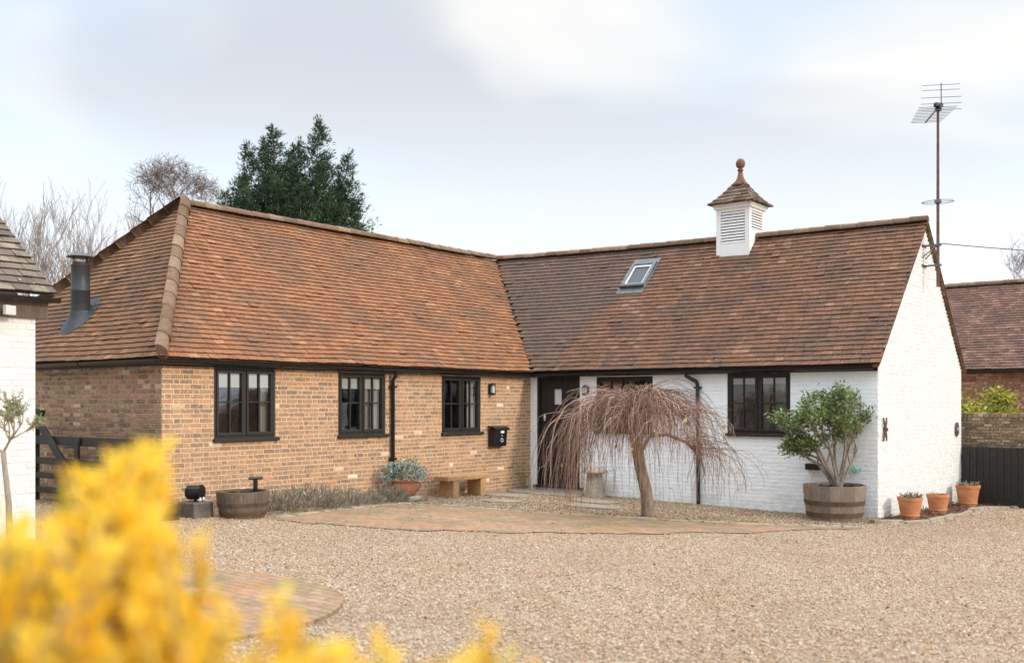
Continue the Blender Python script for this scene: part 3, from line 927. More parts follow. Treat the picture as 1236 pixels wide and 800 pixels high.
# windows
def window(F, o, blind=0.0, curtain=(), lights=2, frame_mat='black_timber'):
    a0, a1, z0, z1 = o
    m = MB()
    ft = 0.044
    fb(m, F, a0, a1, z1 - ft, z1, -0.09, -0.008); fb(m, F, a0, a1, z0, z0 + ft, -0.09, -0.008)
    fb(m, F, a0, a0 + ft, z0 + ft, z1 - ft, -0.09, -0.008); fb(m, F, a1 - ft, a1, z0 + ft, z1 - ft, -0.09, -0.008)
    mid = (a0 + a1) / 2
    fb(m, F, mid - 0.022, mid + 0.022, z0 + ft, z1 - ft, -0.09, -0.012)
    gl = MB()
    for c0, c1 in ((a0 + ft + .003, mid - .025), (mid + .025, a1 - ft - .003)):
        b0, b1 = z0 + ft + .003, z1 - ft - .003
        ct = 0.036
        fb(m, F, c0, c1, b1 - ct, b1, -0.075, 0.004); fb(m, F, c0, c1, b0, b0 + ct * 1.25, -0.075, 0.004)
        fb(m, F, c0, c0 + ct, b0 + ct * 1.25, b1 - ct, -0.075, 0.004); fb(m, F, c1 - ct, c1, b0 + ct * 1.25, b1 - ct, -0.075, 0.004)
        bw_ = 0.011; cm = (c0 + c1) / 2; bz = (b0 + b1) / 2 + 0.015
        fb(m, F, cm - bw_, cm + bw_, b0 + ct * 1.25, bz - bw_, -0.055, -0.010); fb(m, F, cm - bw_, cm + bw_, bz + bw_, b1 - ct, -0.055, -0.010)
        fb(m, F, c0 + ct, c1 - ct, bz - bw_, bz + bw_, -0.055, -0.008)
        tl = random.uniform(-.002, .002)
        for x0, x1 in ((c0 + ct, cm - bw_), (cm + bw_, c1 - ct)):
            for y0, y1 in ((b0 + ct * 1.25, bz - bw_), (bz + bw_, b1 - ct)):
                e = [random.uniform(-.0012, .0012) for _ in range(3)]
                gl.face([F(x0, y0, -.035 + e[0]), F(x1, y0, -.035 + e[1]), F(x1, y1, -.035 + e[1] + e[2]), F(x0, y1, -.035 + e[0] + e[2])])
    w = m.build('window', M[frame_mat], house, bevel=0.004)
    gl.build('pane', M['glass'], w)
    m = MB(); fb(m, F, a0 - 0.02, a1 + 0.05, z0 - 0.045, z0 + 0.006, -0.03, 0.055)
    m.build('sill', M[frame_mat], w, bevel=0.006)
    if blind:
        for c0, c1 in ((a0 + .03, mid - .01), (mid + .01, a1 - .03)):
            m = MB(); fb(m, F, c0, c1, z1 - blind, z1 - 0.02, -0.062, -0.056); fb(m, F, c0, c1, z1 - blind - .02, z1 - blind - .001, -0.066, -0.052)
            m.build('blind', M['fabric'], w)
    for (c0, c1) in curtain:
        m = MB(); n = 18
        for k in range(n):
            x0, x1 = lerp(c0, c1, k / n), lerp(c0, c1, (k + 1) / n)
            d0, d1 = -.12 + .02 * math.sin(k * 1.1), -.12 + .02 * math.sin((k + 1) * 1.1)
            m.face([F(x0, z0, d0), F(x1, z0, d1), F(x1, z1, d1), F(x0, z1, d0)])
        m.build('curtain', M['fabric_grey'], w)
    return w
window(FB, W1, 0.27, ((-6.68, -6.5),))
window(FB, W2, 0.25, ((-4.64, -4.42), (-4.38, -4.15)))  # first curtain is added to stand for a pale reflection in the pane
window(FB, W3, 0.0, ((-2.04, -1.98), (-1.86, -1.62)))
window(FW, WT_, 0.0, ())
window(FW, W4, 0.17, ((5.0, 5.12), (5.2, 5.5)))

# front door
a0, a1, z0, z1 = DO
m = MB()
fb(m, FW, a0, a0 + .06, z0 + .05, z1, -.12, -.01); fb(m, FW, a1 - .06, a1, z0 + .05, z1, -.12, -.01); fb(m, FW, a0 + .06, a1 - .06, z1 - .07, z1, -.12, -.01)
n = 7
gx0, gx1, gz0, gz1 = 0.56, 0.75, 1.55, 1.86
for k in range(n):
    x0, x1 = lerp(a0 + .065, a1 - .065, k / n), lerp(a0 + .065, a1 - .065, (k + 1) / n) - 0.006
    for q in rect_sub((x0, x1, z0 + .06, z1 - .075), ((gx0, gx1, gz0, gz1),)):
        fb(m, FW, q[0], q[1], q[2], q[3], -.10, -.055, random.random())
fb(m, FW, gx0 - .03, gx0, gz0 - .03, gz1 + .03, -.10, -.045); fb(m, FW, gx1, gx1 + .03, gz0 - .03, gz1 + .03, -.10, -.045)
fb(m, FW, gx0, gx1, gz1, gz1 + .03, -.10, -.045); fb(m, FW, gx0, gx1, gz0 - .03, gz0, -.10, -.045)
fb(m, FW, a0 + .065, a1 - .065, 0.12, 0.16, -.054, -.035)
door = m.build('door', M['black_paint'], house, bevel=0.003)
m = MB(); m.face([FW(gx0, gz0, -.075), FW(gx1, gz0, -.075), FW(gx1, gz1, -.075), FW(gx0, gz1, -.075)]); m.build('pane', M['milk_glass'], door)
m = MB(); m.lathe((0.33, 0.05, 1.25), [(.0, 0), (.02, .005), (.026, .03), (.02, .07), (.0, .09)], 12); fb(m, FW, .31, .35, 1.22, 1.36, -.055, -.045)
m.build('knocker', M['pale_metal'], door, smooth=True)
m = MB(); fb(m, FW, a0 - .06, a1 + .09, z0, z0 + .045, -.12, .06); m.build('door_sill', M['black_timber'], door, bevel=.006)

# cupola on the white ridge
cx, cy = 3.43, YM
hwid = 0.36
m = MB()
zb, zt = 4.35, 5.58
def cf(i):     # the four faces of the shaft
    return [lambda a, z, d: (cx + a, cy - hwid - d, z), lambda a, z, d: (cx + hwid + d, cy + a, z),
            lambda a, z, d: (cx - a, cy + hwid + d, z), lambda a, z, d: (cx - hwid - d, cy - a, z)][i]
for i in range(4):
    F = cf(i); h = hwid
    lz0, lz1 = (4.78, 5.42) if i in (0, 2) else (5.04, 5.42)
    fb(m, F, -h, -h + .1, zb, zt, -.03, 0); fb(m, F, h - .1, h - .031, zb, zt, -.03, 0)
    fb(m, F, -h + .1, h - .1, zb, lz0, -.03, -.002); fb(m, F, -h + .1, h - .1, lz1, zt, -.03, -.002)
    fb(m, F, -h - .035, h + .0, zt - .10, zt - .055, .001, .035); fb(m, F, -h - .055, h + .02, zt - .054, zt, .001, .055)
    if i == 0: fb(m, F, -h - .02, h + .02, 4.46, 4.5, .001, .02)
cup = m.build('cupola', M['white_timber'], house, bevel=.004)
m = MB()
for i in range(4):
    F = cf(i)
    lz0, lz1 = (4.78, 5.42) if i in (0, 2) else (5.04, 5.42)
    n = 11 if i in (0, 2) else 7
    sp_ = (lz1 - lz0) / n
    for k in range(n):
        z = lerp(lz0, lz1, (k + .5) / n)
        m.hexa([F(-.255, z - sp_ * .5, -.002), F(.255, z - sp_ * .5, -.002), F(.255, z + sp_ * .22, -.03), F(-.255, z + sp_ * .22, -.03),
                F(-.255, z - sp_ * .32, .006), F(.255, z - sp_ * .32, .006), F(.255, z + sp_ * .36, -.022), F(-.255, z + sp_ * .36, -.022)])
m.build('louvre', M['white_timber'], cup)
m = MB(); m.box((cx, cy, 5.12), (.62, .62, .6)); m.build('louvre_shade', M['dark_metal'], cup)  # dark box added to paint the shade between the louvre slats
m = MB()
lv = 6
for k in range(lv):      # bell-shaped tiled cap, one stepped course above the other
    f0, f1 = k / lv, (k + 1.25) / lv
    cv = lambda f: 0.345 * (1 - f) * (1 + 0.22 * (1 - f)) + 0.07
    r0, r1 = cv(f0), cv(min(f1, 1)); zz0, zz1 = zt + .0 + .50 * f0 ** 1.12, zt + .50 * min(f1, 1) ** 1.12
    for i in range(4):
        nt = max(2, round(r0 * 2 / .15))
        for q in range(nt):
            u0, u1 = -1 + 2 * q / nt, -1 + 2 * (q + 1) / nt - .012
            j = random.uniform(-.006, .012)
            rot = Matrix.Rotation(i * PI / 2, 3, 'Z')
            pt = [(u0 * r0, -r0, zz0 - .012 + j), (u1 * r0, -r0, zz0 - .012 + j), (u1 * r1, -r1, zz1 - .02), (u0 * r1, -r1, zz1 - .02),
                  (u0 * r0, -r0 - .012, zz0 + .018 + j), (u1 * r0, -r0 - .012, zz0 + .018 + j), (u1 * r1, -r1 + .01, zz1 + .008), (u0 * r1, -r1 + .01, zz1 + .008)]
            m.hexa([tuple(rot @ Vector(p) + Vector((cx, cy, 0))) for p in pt], random.random())
m.box((cx, cy, zt + .012), (.90, .90, .02), r=0.0)
m.build('cap_roof', M['tile_cap'], cup)
m = MB()
m.lathe((cx, cy, zt + .40), [(a_, b_ * .84) for a_, b_ in [(.19, 0), (.145, .05), (.10, .12), (.068, .20), (.048, .30), (.043, .36), (.062, .375), (.062, .40), (.04, .415), (.04, .43),
        (.072, .455), (.090, .50), (.094, .55), (.082, .605), (.05, .65), (0, .67)]], 20)
m.build('finial', M['clay_red'], cup, smooth='all')

# roof window
def FSK(a, b, d):   # on the slope of the white roof: along x, up the slope in y, out along the normal
    e = Vector((a, -OV, EZ)).lerp(Vector((a, YM, zrw(a) - .02)), b)
    return tuple(e + Vector((0, -0.73, 0.683)) * d)
def sk(m, a0, a1, b0, b1, d0, d1): fb(m, FSK, a0, a1, b0, b1, d0, d1)
m = MB()
A0, A1, B0, B1 = 1.17, 1.75, 0.64, 0.85
sk(m, A0, A0 + .07, B0, B1, -.03, .075); sk(m, A1 - .07, A1, B0, B1, -.03, .075)
sk(m, A0 + .07, A1 - .07, B0, B0 + .022, -.03, .085); sk(m, A0 + .07, A1 - .07, B1 - .02, B1, -.03, .08)
sw = m.build('roof_window', M['lead'], house, bevel=.004)
m = MB(); sk(m, A0 + .07, A0 + .105, B0 + .022, B1 - .02, .0, .05); sk(m, A1 - .105, A1 - .07, B0 + .022, B1 - .02, .0, .05)
sk(m, A0 + .105, A1 - .105, B0 + .022, B0 + .034, .0, .05); sk(m, A0 + .105, A1 - .105, B1 - .034, B1 - .02, .0, .05)
m.build('frame', M['white_timber'], sw)
m = MB(); m.face([FSK(A0 + .1, B0 + .03, .03), FSK(A1 - .1, B0 + .03, .03), FSK(A1 - .1, B1 - .03, .03), FSK(A0 + .1, B1 - .03, .03)])
def mat_skyglass():
    t = NT('roof_glass'); return t.finish('3a4047', 0.35, None, 0.3)
m.build('pane', mat_skyglass(), sw)
m = MB(); sk(m, A0 - .03, A1 + .03, B0 - .045, B0 - .002, .022, .03); sk(m, A0 - .03, A1 + .03, B1 + .002, B1 + .04, .022, .03)
sk(m, A0 - .03, A0 - .002, B0 - .002, B1 + .002, .02, .028); sk(m, A1 + .002, A1 + .03, B0 - .002, B1 + .002, .02, .028)
m.build('flashing', M['lead'], sw)
m = MB(); sk(m, A0 - .01, A1 + .01, B0 - .004, B0 + .012, .086, .105); m.build('sash_rail', M['black_plastic'], sw)

# stove flue on the hipped slope
fx, fy, fz = -3.08, -8.06, 2.76
m = MB()
m.lathe((fx, fy + .14, fz), [(.155, -.25), (.155, .14), (.168, .15), (.168, .17), (.15, .18), (.142, .60), (.15, .61), (.15, .64), (.142, .65), (.142, 1.0), (.15, 1.01), (.15, 1.04), (.125, 1.05), (.125, 1.08), (.118, 1.08)], 24)
flue = m.build('flue', M['flue_metal'], house, smooth=True)
m = MB()
m.lathe((fx, fy + .14, fz + 1.16), [(.21, 0), (.215, .008), (.12, .055), (.03, .09), (.0, .095)], 24)
for k in range(4):
    a = k * PI / 2 + .4
    m.tube([(fx + .105 * math.cos(a), fy + .14 + .105 * math.sin(a), fz + 1.05), (fx + .15 * math.cos(a), fy + .14 + .15 * math.sin(a), fz + 1.175)], .008, 5)
m.build('cowl', M['black_plastic'], flue, smooth=True)
m = MB()   # lead slate skirt: a cone that runs out onto the tiles
nn = 28
def hipz(y): return EZ + (y - (LB - OV)) * (ZR - EZ) / (YH - LB + OV)
ring = []
for lev in range(5):
    f = lev / 4
    for k in range(nn):
        a = 2 * PI * k / nn
        r = lerp(.16, .33, f ** 1.6); x = fx + r * math.cos(a) * (1 + .1 * f); y = fy + .14 + r * math.sin(a) * lerp(1, .85, f)
        zc_ = lerp(fz + .30, hipz(y) + .035, min(1, f * 1.0) ** .55)
        ring.append((x, y, max(zc_, hipz(y) + .03)))
b = len(m.v); m.v += ring
for lev in range(4):
    for k in range(nn):
        m.f.append((b + lev * nn + k, b + (lev + 1) * nn + k, b + (lev + 1) * nn + (k + 1) % nn, b + lev * nn + (k + 1) % nn)); m.r.append(.5)
m.build('flashing', M['flue_metal'], flue, smooth='all')

# ------------------------------------------------------------------ neighbouring buildings, walls and fence
# white outbuilding: bright wall along +y, tiled roof above
OX, OY, OZ = 1.32, -10.83, 2.52
ob = empty('outbuilding', (OX, OY, G(OX, OY)), 'white painted outbuilding with grey brown tiled roof beside the black gate', 'outbuilding')
m = MB()
FO = lambda a, z, d: (OX + d, a, z)
masonry(m, FO, lambda z: -14.2, lambda z: OY, -0.3, OZ, **wkw)
m.face([FO(-20, -.5, 0), FO(OY, -.5, 0), FO(OY, OZ, 0), FO(-20, OZ, 0)])
m.face([(OX, OY, -.5), (OX - 5, OY, -.5), (OX - 5, OY, OZ), (OX - 2.5, OY, OZ + 1.85), (OX, OY, OZ)])
m.face([(OX, -20, -.5), (OX - 5, -20, -.5), (OX - 5, -20, OZ), (OX - 2.5, -20, OZ + 1.85), (OX, -20, OZ)])
m.face([(OX - 5, OY, -.5), (OX - 5, -20, -.5), (OX - 5, -20, OZ), (OX - 5, OY, OZ)])
m.build('wall', M['white_gable'], ob)
m = MB()
oe = OZ + .27
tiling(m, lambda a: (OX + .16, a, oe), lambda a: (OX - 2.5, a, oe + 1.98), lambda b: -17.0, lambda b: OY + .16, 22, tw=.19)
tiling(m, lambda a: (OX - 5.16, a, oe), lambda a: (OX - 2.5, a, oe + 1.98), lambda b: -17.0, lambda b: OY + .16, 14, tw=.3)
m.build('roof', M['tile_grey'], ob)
m = MB(); fb(m, FO, -17, OY + .12, OZ, OZ + .17, .004, .05); fb(m, FO, -17, OY + .1, OZ + .17, OZ + .235, .004, .09); m.build('fascia', M['barrel_wood_dark'], ob)
m = MB(); gutter(m, (OX + .14, -17, oe - .03), (OX + .14, OY + .2, oe - .045), (1, 0, 0), .05); m.build('gutter', M['black_plastic'], ob)
lampx, lampy = OX + .09, -11.18
m = MB(); m.tube([(OX + .05, lampy, OZ + .07), (OX + .13, lampy, OZ + .07)], .025, 8); m.box((OX + .15, lampy, OZ + .06), (.05, .13, .10), .3)
fl_ = m.build('floodlight', M['pale_metal'], None, origin=(OX + .05, lampy, OZ + .07), bevel=.006)
tag(fl_, 'small pale security lamp under the outbuilding eaves', 'lamp')

# brick building behind the garden wall
nb = empty('brick_building', (9, 14, G(9, 14)), 'red brick building with a brown tiled roof behind the garden wall', 'building')
NY = 14.0
FN = lambda a, z, d: (a, NY - d, z)
m = MB()
masonry(m, FN, lambda z: 1.0, lambda z: 13.5, 0.3, 2.5, course=.075, st=.225)
m.face([FN(1, -.8, 0), FN(16, -.8, 0), FN(16, 2.5, 0), FN(1, 2.5, 0)])
m.face([(16, NY, -.8), (16, NY + 6, -.8), (16, NY + 6, 2.5), (16, NY + 3, 5.0), (16, NY, 2.5)])
m.face([(1, NY, -.8), (1, NY + 6, -.8), (1, NY + 6, 2.5), (1, NY + 3, 5.0), (1, NY, 2.5)])
m.face([(1, NY + 6, -.8), (16, NY + 6, -.8), (16, NY + 6, 2.5), (1, NY + 6, 2.5)])
m.build('wall', M['brick_far'], nb)
m = MB()
tiling(m, lambda a: (a, NY - .2, 2.52), lambda a: (a, NY + 3, 5.22), lambda b: .9, lambda b: 16.1, 34, tw=.17)
tiling(m, lambda a: (a, NY + 6.2, 2.52), lambda a: (a, NY + 3, 5.22), lambda b: .9, lambda b: 16.1, 16, tw=.34)
m.build('roof', M['tile_far'], nb)
m = MB(); capping(m, (.9, NY + 3, 5.22), (8.9, NY + 3, 5.24), .12, .4, (0, 1, 0)); m.build('ridge', M['ridge'], nb)
m = MB(); m.sweep([(-.25, -.12), (0, .09), (.25, -.12), (.22, -.14), (0, .06), (-.22, -.14)], (8.9, NY + 3, 5.26), (16, NY + 3, 5.28), (0, 1, 0), (0, 0, 1)); m.build('flashing', M['lead'], nb)
m = MB(); m.lathe((9.55, NY + 3, 5.30), [(.30, -.1), (.30, .12), (.26, .24), (.16, .33), (.0, .36)], 14); m.build('ridge_end', M['staddle'], nb, smooth=True)
m = MB(); gutter(m, (.9, NY - .22, 2.48), (16, NY - .22, 2.46), (0, -1, 0), .07); m.build('gutter', M['black_plastic'], nb)

gw = empty('garden_wall', (7.1, 5.5, G(7, 5.5)), 'weathered brick and flint garden wall behind the black boarded fence', 'wall')
FGW = lambda a, z, d: (a, 5.42 - d, z)
m = MB()
masonry(m, FGW, lambda z: 4.9, lambda z: 14.0, .3, 1.30, course=.062, joint=.012, st=.16, hd=.075, proud=.012, jit=.008)
m.face([FGW(4.9, -.8, 0), FGW(20, -.8, 0), FGW(20, 1.3, 0), FGW(4.9, 1.3, 0)])
m.face([(4.9, 5.72, -.8), (20, 5.72, -.8), (20, 5.72, 1.3), (4.9, 5.72, 1.3)])
m.face([(4.9, 5.42, 1.3), (20, 5.42, 1.3), (20, 5.72, 1.3), (4.9, 5.72, 1.3)])
m.build('masonry', M['brick_garden'], gw)
m = MB()
x = 5.0
while x < 14:
    w = random.uniform(.09, .12)
    m.box((x + w / 2, 5.57, 1.335), (w - .012, .34, random.uniform(.065, .085)), 0, random.random()); x += w
m.build('coping', M['brick_garden'], gw)

fe = empty('boarded_fence', (7.06, 5.05, G(7.06, 5.05)), 'black vertical boarded fence beside the white gable', 'fence')
m = MB()
x = 7.03
while x < 13.0:
    w = .125
    zt_ = .705
    m.box((x + w / 2, 5.07 + random.uniform(-.004, .004), (zt_ + G(x, 5) + .1) / 2), (w - .004, .02, zt_ - G(x, 5) - .1), 0, random.random())
    m.box((x + w, 5.05, (zt_ + G(x, 5) + .1) / 2), (.042, .022, zt_ - G(x, 5) - .1 - .01), 0, random.random()); x += w
m.build('board', M['black_timber'], fe)
m = MB(); m.hexa([(7.03, 5.01, G(7, 5) - .02), (13, 5.01, G(13, 5) - .02), (13, 5.09, G(13, 5) - .02), (7.03, 5.09, G(7, 5) - .02),
                  (7.03, 5.01, G(7, 5) + .11), (13, 5.01, G(13, 5) + .11), (13, 5.09, G(13, 5) + .11), (7.03, 5.09, G(7, 5) + .11)]); m.build('gravel_board', M['black_timber'], fe)
m = MB()
for z in (.05, .5): m.box((10, 5.105, z), (6, .04, .08))
m.build('rail', M['black_timber'], fe)

# black field gate folded back in front of the end wall
gy = -8.78
gt = empty('field_gate', (-2.85, gy, G(-2.85, gy)), 'black wooden field gate with raised heel post and diagonal brace', 'gate')
g0 = G(-2.85, gy)
m = MB(); m.box((-2.84, gy, (g0 + 1.50) / 2), (.13, .10, 1.50 - g0)); m.lathe((-2.74, gy, 1.42), [(.0, -.06), (.10, -.06), (.105, 0), (.10, .06), (0, .06)], 16)
m.build('heel_post', M['black_timber'], gt, bevel=.01)
for z, h in ((1.03, .13), (.72, .10), (.50, .09), (.28, .09)):
    m = MB(); m.box((-1.46, gy + random.uniform(-.004, .004), z), (2.62, .055, h)); m.build('rail', M['black_timber'], gt, bevel=.006)
m = MB()
dv = Vector((1.35, 0, -1.1)); p = Vector((-2.70, gy - .055, 1.38))
ux = dv.normalized(); uz = Vector((-ux.z, 0, ux.x))
m.hexa([p - uz * .06 + Vector((0, dy, 0)) for dy in (-.025,)] + [p + dv - uz * .06 + Vector((0, -.025, 0)), p + dv + uz * .06 + Vector((0, -.025, 0)), p + uz * .06 + Vector((0, -.025, 0)),
        p - uz * .06 + Vector((0, .025, 0)), p + dv - uz * .06 + Vector((0, .025, 0)), p + dv + uz * .06 + Vector((0, .025, 0)), p + uz * .06 + Vector((0, .025, 0))])
m.build('brace', M['black_timber'], gt, bevel=.006)
m = MB(); m.box((-1.50, gy - .05, .64), (.10, .04, .90)); m.build('stile', M['black_timber'], gt, bevel=.006)
m = MB(); m.box((-.2, gy, .62), (.10, .07, .95)); m.build('head_stile', M['black_timber'], gt, bevel=.006)
m = MB(); m.box((.0, gy - .02, (.80 + G(0, gy)) / 2), (.18, .16, .80 - G(0, gy))); m.box((.0, gy - .02, .815), (.2, .18, .03))
tag(m.build('gate_post', M['black_timber'], None, origin=(0, gy, G(0, gy)), bevel=.008), 'short black gate post at the brick corner', 'post')

# ------------------------------------------------------------------ fittings on the house walls
mbx = empty('mailbox', (0.0, -1.165, .73), 'black wall mailbox with curved lid on the brick wall', 'mailbox')
m = MB()
prof = [(0.006, .74), (.14, .74), (.17, 1.03), (.17, 1.06), (.006, 1.06)]
m.sweep([(x, z) for x, z in prof], (0, -1.36, 0), (0, -.965, 0), (1, 0, 0), (0, 0, 1)); m.build('box', M['black_plastic'], mbx, bevel=.008)
m = MB()
arc = [(.006 + .20 * math.sin(t) , 1.065 + .075 * math.cos(t)) for t in [PI / 2 * k / 7 for k in range(8)]] 
arc2 = [(x * .93, z - .014) for x, z in arc[::-1]]
m.sweep(arc + arc2, (0, -1.38, 0), (0, -.935, 0), (1, 0, 0), (0, 0, 1)); m.build('lid', M['black_plastic'], mbx, smooth=True)
m = MB(); m.box((.176, -1.13, 1.02), (.012, .10, .045)); m.build('name_plate', M['white_timber'], mbx)
m = MB()
ri = [(math.cos(2 * PI * k / 20), math.sin(2 * PI * k / 20)) for k in range(21)]
m.tube([(.163, -1.13 + .035 * c, .86 + .035 * s) for c, s in ri], .008, 6)
m.tube([(.165, -1.13, .945), (.173, -1.13, .945)], .014, 8)
m.build('emblem_ring', M['pale_metal'], mbx, smooth='all')

def lantern(name, F, a, z0, z1, label, gl):
    p = F(a, (z0 + z1) / 2, 0)
    L = empty(name, p, label, 'lamp', 'wall lanterns')
    m = MB(); zc = (z0 + z1) / 2; h = z1 - z0
    fb(m, F, a - .05, a + .05, z0 + .02, z1 - .02, 0, .022)
    c = F(a, 0, .085)
    m.lathe((c[0], c[1], 0), [(.0, z1), (.045, z1 - .01), (.055, z1 - .04), (.055, z1 - .055), (0.0, z1 - .056)], 14)
    m.lathe((c[0], c[1], 0), [(.0, z0), (.04, z0 + .005), (.055, z0 + .03), (.055, z0 + .045), (0, z0 + .046)], 14)
    for k in range(5):
        t = 2 * PI * k / 5
        m.tube([(c[0] + .052 * math.cos(t), c[1] + .052 * math.sin(t), z0 + .04), (c[0] + .052 * math.cos(t), c[1] + .052 * math.sin(t), z1 - .05)], .005, 5)
    m.build('frame', M['dark_metal'], L, smooth=True)
    m = MB(); m.lathe((c[0], c[1], 0), [(.043, z0 + .047), (.045, zc), (.043, z1 - .057)], 14); m.build('lamp_glass', M[gl], L, smooth=True)
lantern('wall_lantern', FB, -1.307, 1.73, 1.97, 'black wall lantern with pale glass on the brick wall above the mailbox', 'milk_glass')
lantern('wall_lantern', FW, 1.40, 1.72, 1.93, 'small bronze wall lantern on the white wall beside the front door', 'milk_glass')

# iron cross tie and oval plaque on the gable
m = MB()
for s in (-1, 1):
    m.tube([(ES + .03, .25 - s * .085, 1.155 - .19), (ES + .035, .25 - s * .06, 1.155 - .12), (ES + .035, .25, 1.155), (ES + .035, .25 + s * .06, 1.155 + .12), (ES + .03, .25 + s * .085, 1.155 + .19)], [.012, .018, .02, .018, .012], 6)
m.tube([(ES, .25, 1.155), (ES + .075, .25, 1.155)], .03, 8)
tag(m.build('wall_tie', M['rust'], None, origin=(ES, .25, 1.155)), 'rusty iron cross shaped wall tie on the white gable', 'wall tie')
pq = empty('wall_plaque', (ES, 4.71, 1.06), 'dark oval plaque near the far corner of the white gable', 'plaque')
m = MB()
def disc(m, cy_, cz_, ry, rz, x0, x1, n=28):
    b = len(m.v)
    for x in (x0, x1):
        for k in range(n):
            t = 2 * PI * k / n; m.v.append((x, cy_ + ry * math.cos(t), cz_ + rz * math.sin(t)))
    for k in range(n):
        m.f.append((b + k, b + (k + 1) % n, b + n + (k + 1) % n, b + n + k)); m.r.append(.5)
    m.f.append(tuple(b + n + k for k in range(n))); m.r.append(.5)
disc(m, 4.71, 1.06, .135, .14, ES - .01, ES + .03); m.build('rim', M['rust'], pq)
m = MB(); disc(m, 4.71, 1.06, .085, .09, ES, ES + .036); m.build('face', M['dark_metal'], pq)
m = MB(); disc(m, 4.71, 1.065, .032, .04, ES, ES + .042); m.build('boss', M['pale_metal'], pq)

m = MB(); fb(m, FW, 5.84, 6.08, .47, .575, .004, .12)
tag(m.build('wall_box', M['black_plastic'], None, origin=(5.95, 0, .5), bevel=.012), 'small black box on the white wall behind the planted tree', 'box')
m = MB(); fb(m, FW, 6.58, 6.69, .46, .52, .004, .05); fb(m, FW, 6.60, 6.65, .52, .56, .004, .03); m.tube([(6.69, -.03, .49), (6.74, -.03, .50), (6.74, -.03, .54)], .012, 6)
tag(m.build('wall_fitting', M['mint'], None, origin=(6.63, 0, .5), bevel=.008), 'small mint green plastic fitting on the white wall', 'fitting')

# ------------------------------------------------------------------ aerial mast on the gable
mx, my = 7.26, 2.5
am = empty('aerial_mast', (mx, my, 3.70), 'tall rusty television aerial mast fixed to the white gable', 'aerial')
m = MB(); m.tube([(mx, my, 3.66), (mx, my, 5.2), (mx, my, 6.95)], [.028, .027, .022], 8); m.build('pole', M['rust'], am, smooth=True)
for z in (4.41, 4.05):
    m = MB(); m.box((mx - .13, my, z), (.27, .03, .03)); m.box((ES + .015, my, z), (.012, .26, .05)); m.box((mx + .01, my, z), (.09, .08, .035))
    if z > 4.2: m.tube([(ES + .01, my - .12, z - .22), (mx - .02, my, z - .01)], .011, 5); m.tube([(ES + .01, my + .12, z - .22), (mx - .02, my, z - .01)], .011, 5)
    m.build('bracket', M['dull_metal'], am)
m = MB()
ring = [(mx + .27 * math.cos(t), my + .27 * math.sin(t), 5.18 + .012 * math.sin(t)) for t in [2 * PI * k / 32 for k in range(2, 32)]]
m.tube(ring, .006, 5); m.tube([(mx - .27, my, 5.19), (mx + .27, my, 5.17)], .006, 5); m.box((mx, my, 5.19), (.10, .09, .06))
m.build('ring_aerial', M['dull_metal'], am)
m = MB()
bd = Vector((-.50, .90, -.03)).normalized()
sd = Vector((0.90, 0.50, 0)).normalized(); up = Vector((0, 0, 1))
b0 = Vector((mx, my, 6.87)) - bd * .25; b1 = b0 + bd * 1.15
m.tube([b0, b1], .014, 5)
for k in range(11):
    p = b0 + bd * (.22 + .09 * k); l = lerp(.33, .27, k / 10)
    m.tube([p - sd * l, p + sd * l], .0055, 4)
for dz in (-.11, 0.0, .11, .24, .33):
    p = b0 + up * dz + bd * .03; l = .34 if dz < .2 else .31
    m.tube([p - sd * l, p + sd * l], .0055, 4)
m.tube([b0 + up * -.13 + bd * .03, b0 + up * .36 + bd * .03], .010, 5)
m.build('yagi_aerial', M['dull_metal'], am)
m = MB(); m.box(Vector((mx, my, 6.87)), (.09, .09, .13), rz=.5); m.box(b0 + bd * .22 + Vector((0, 0, .03)), (.07, .16, .07), rz=-.5); m.build('dipole_box', M['black_plastic'], am)
m = MB()
P0, P1 = Vector((mx, my, 4.44)), Vector((17.5, 12.0, 4.75))
m.tube([P0.lerp(P1, t) - Vector((0, 0, .35 * 4 * t * (1 - t))) for t in [k / 20 for k in range(21)]], .008, 5)
tag(m.build('overhead_cable', M['cable'], None, origin=P0), 'thin overhead cable running from the mast to the far side', 'cable')

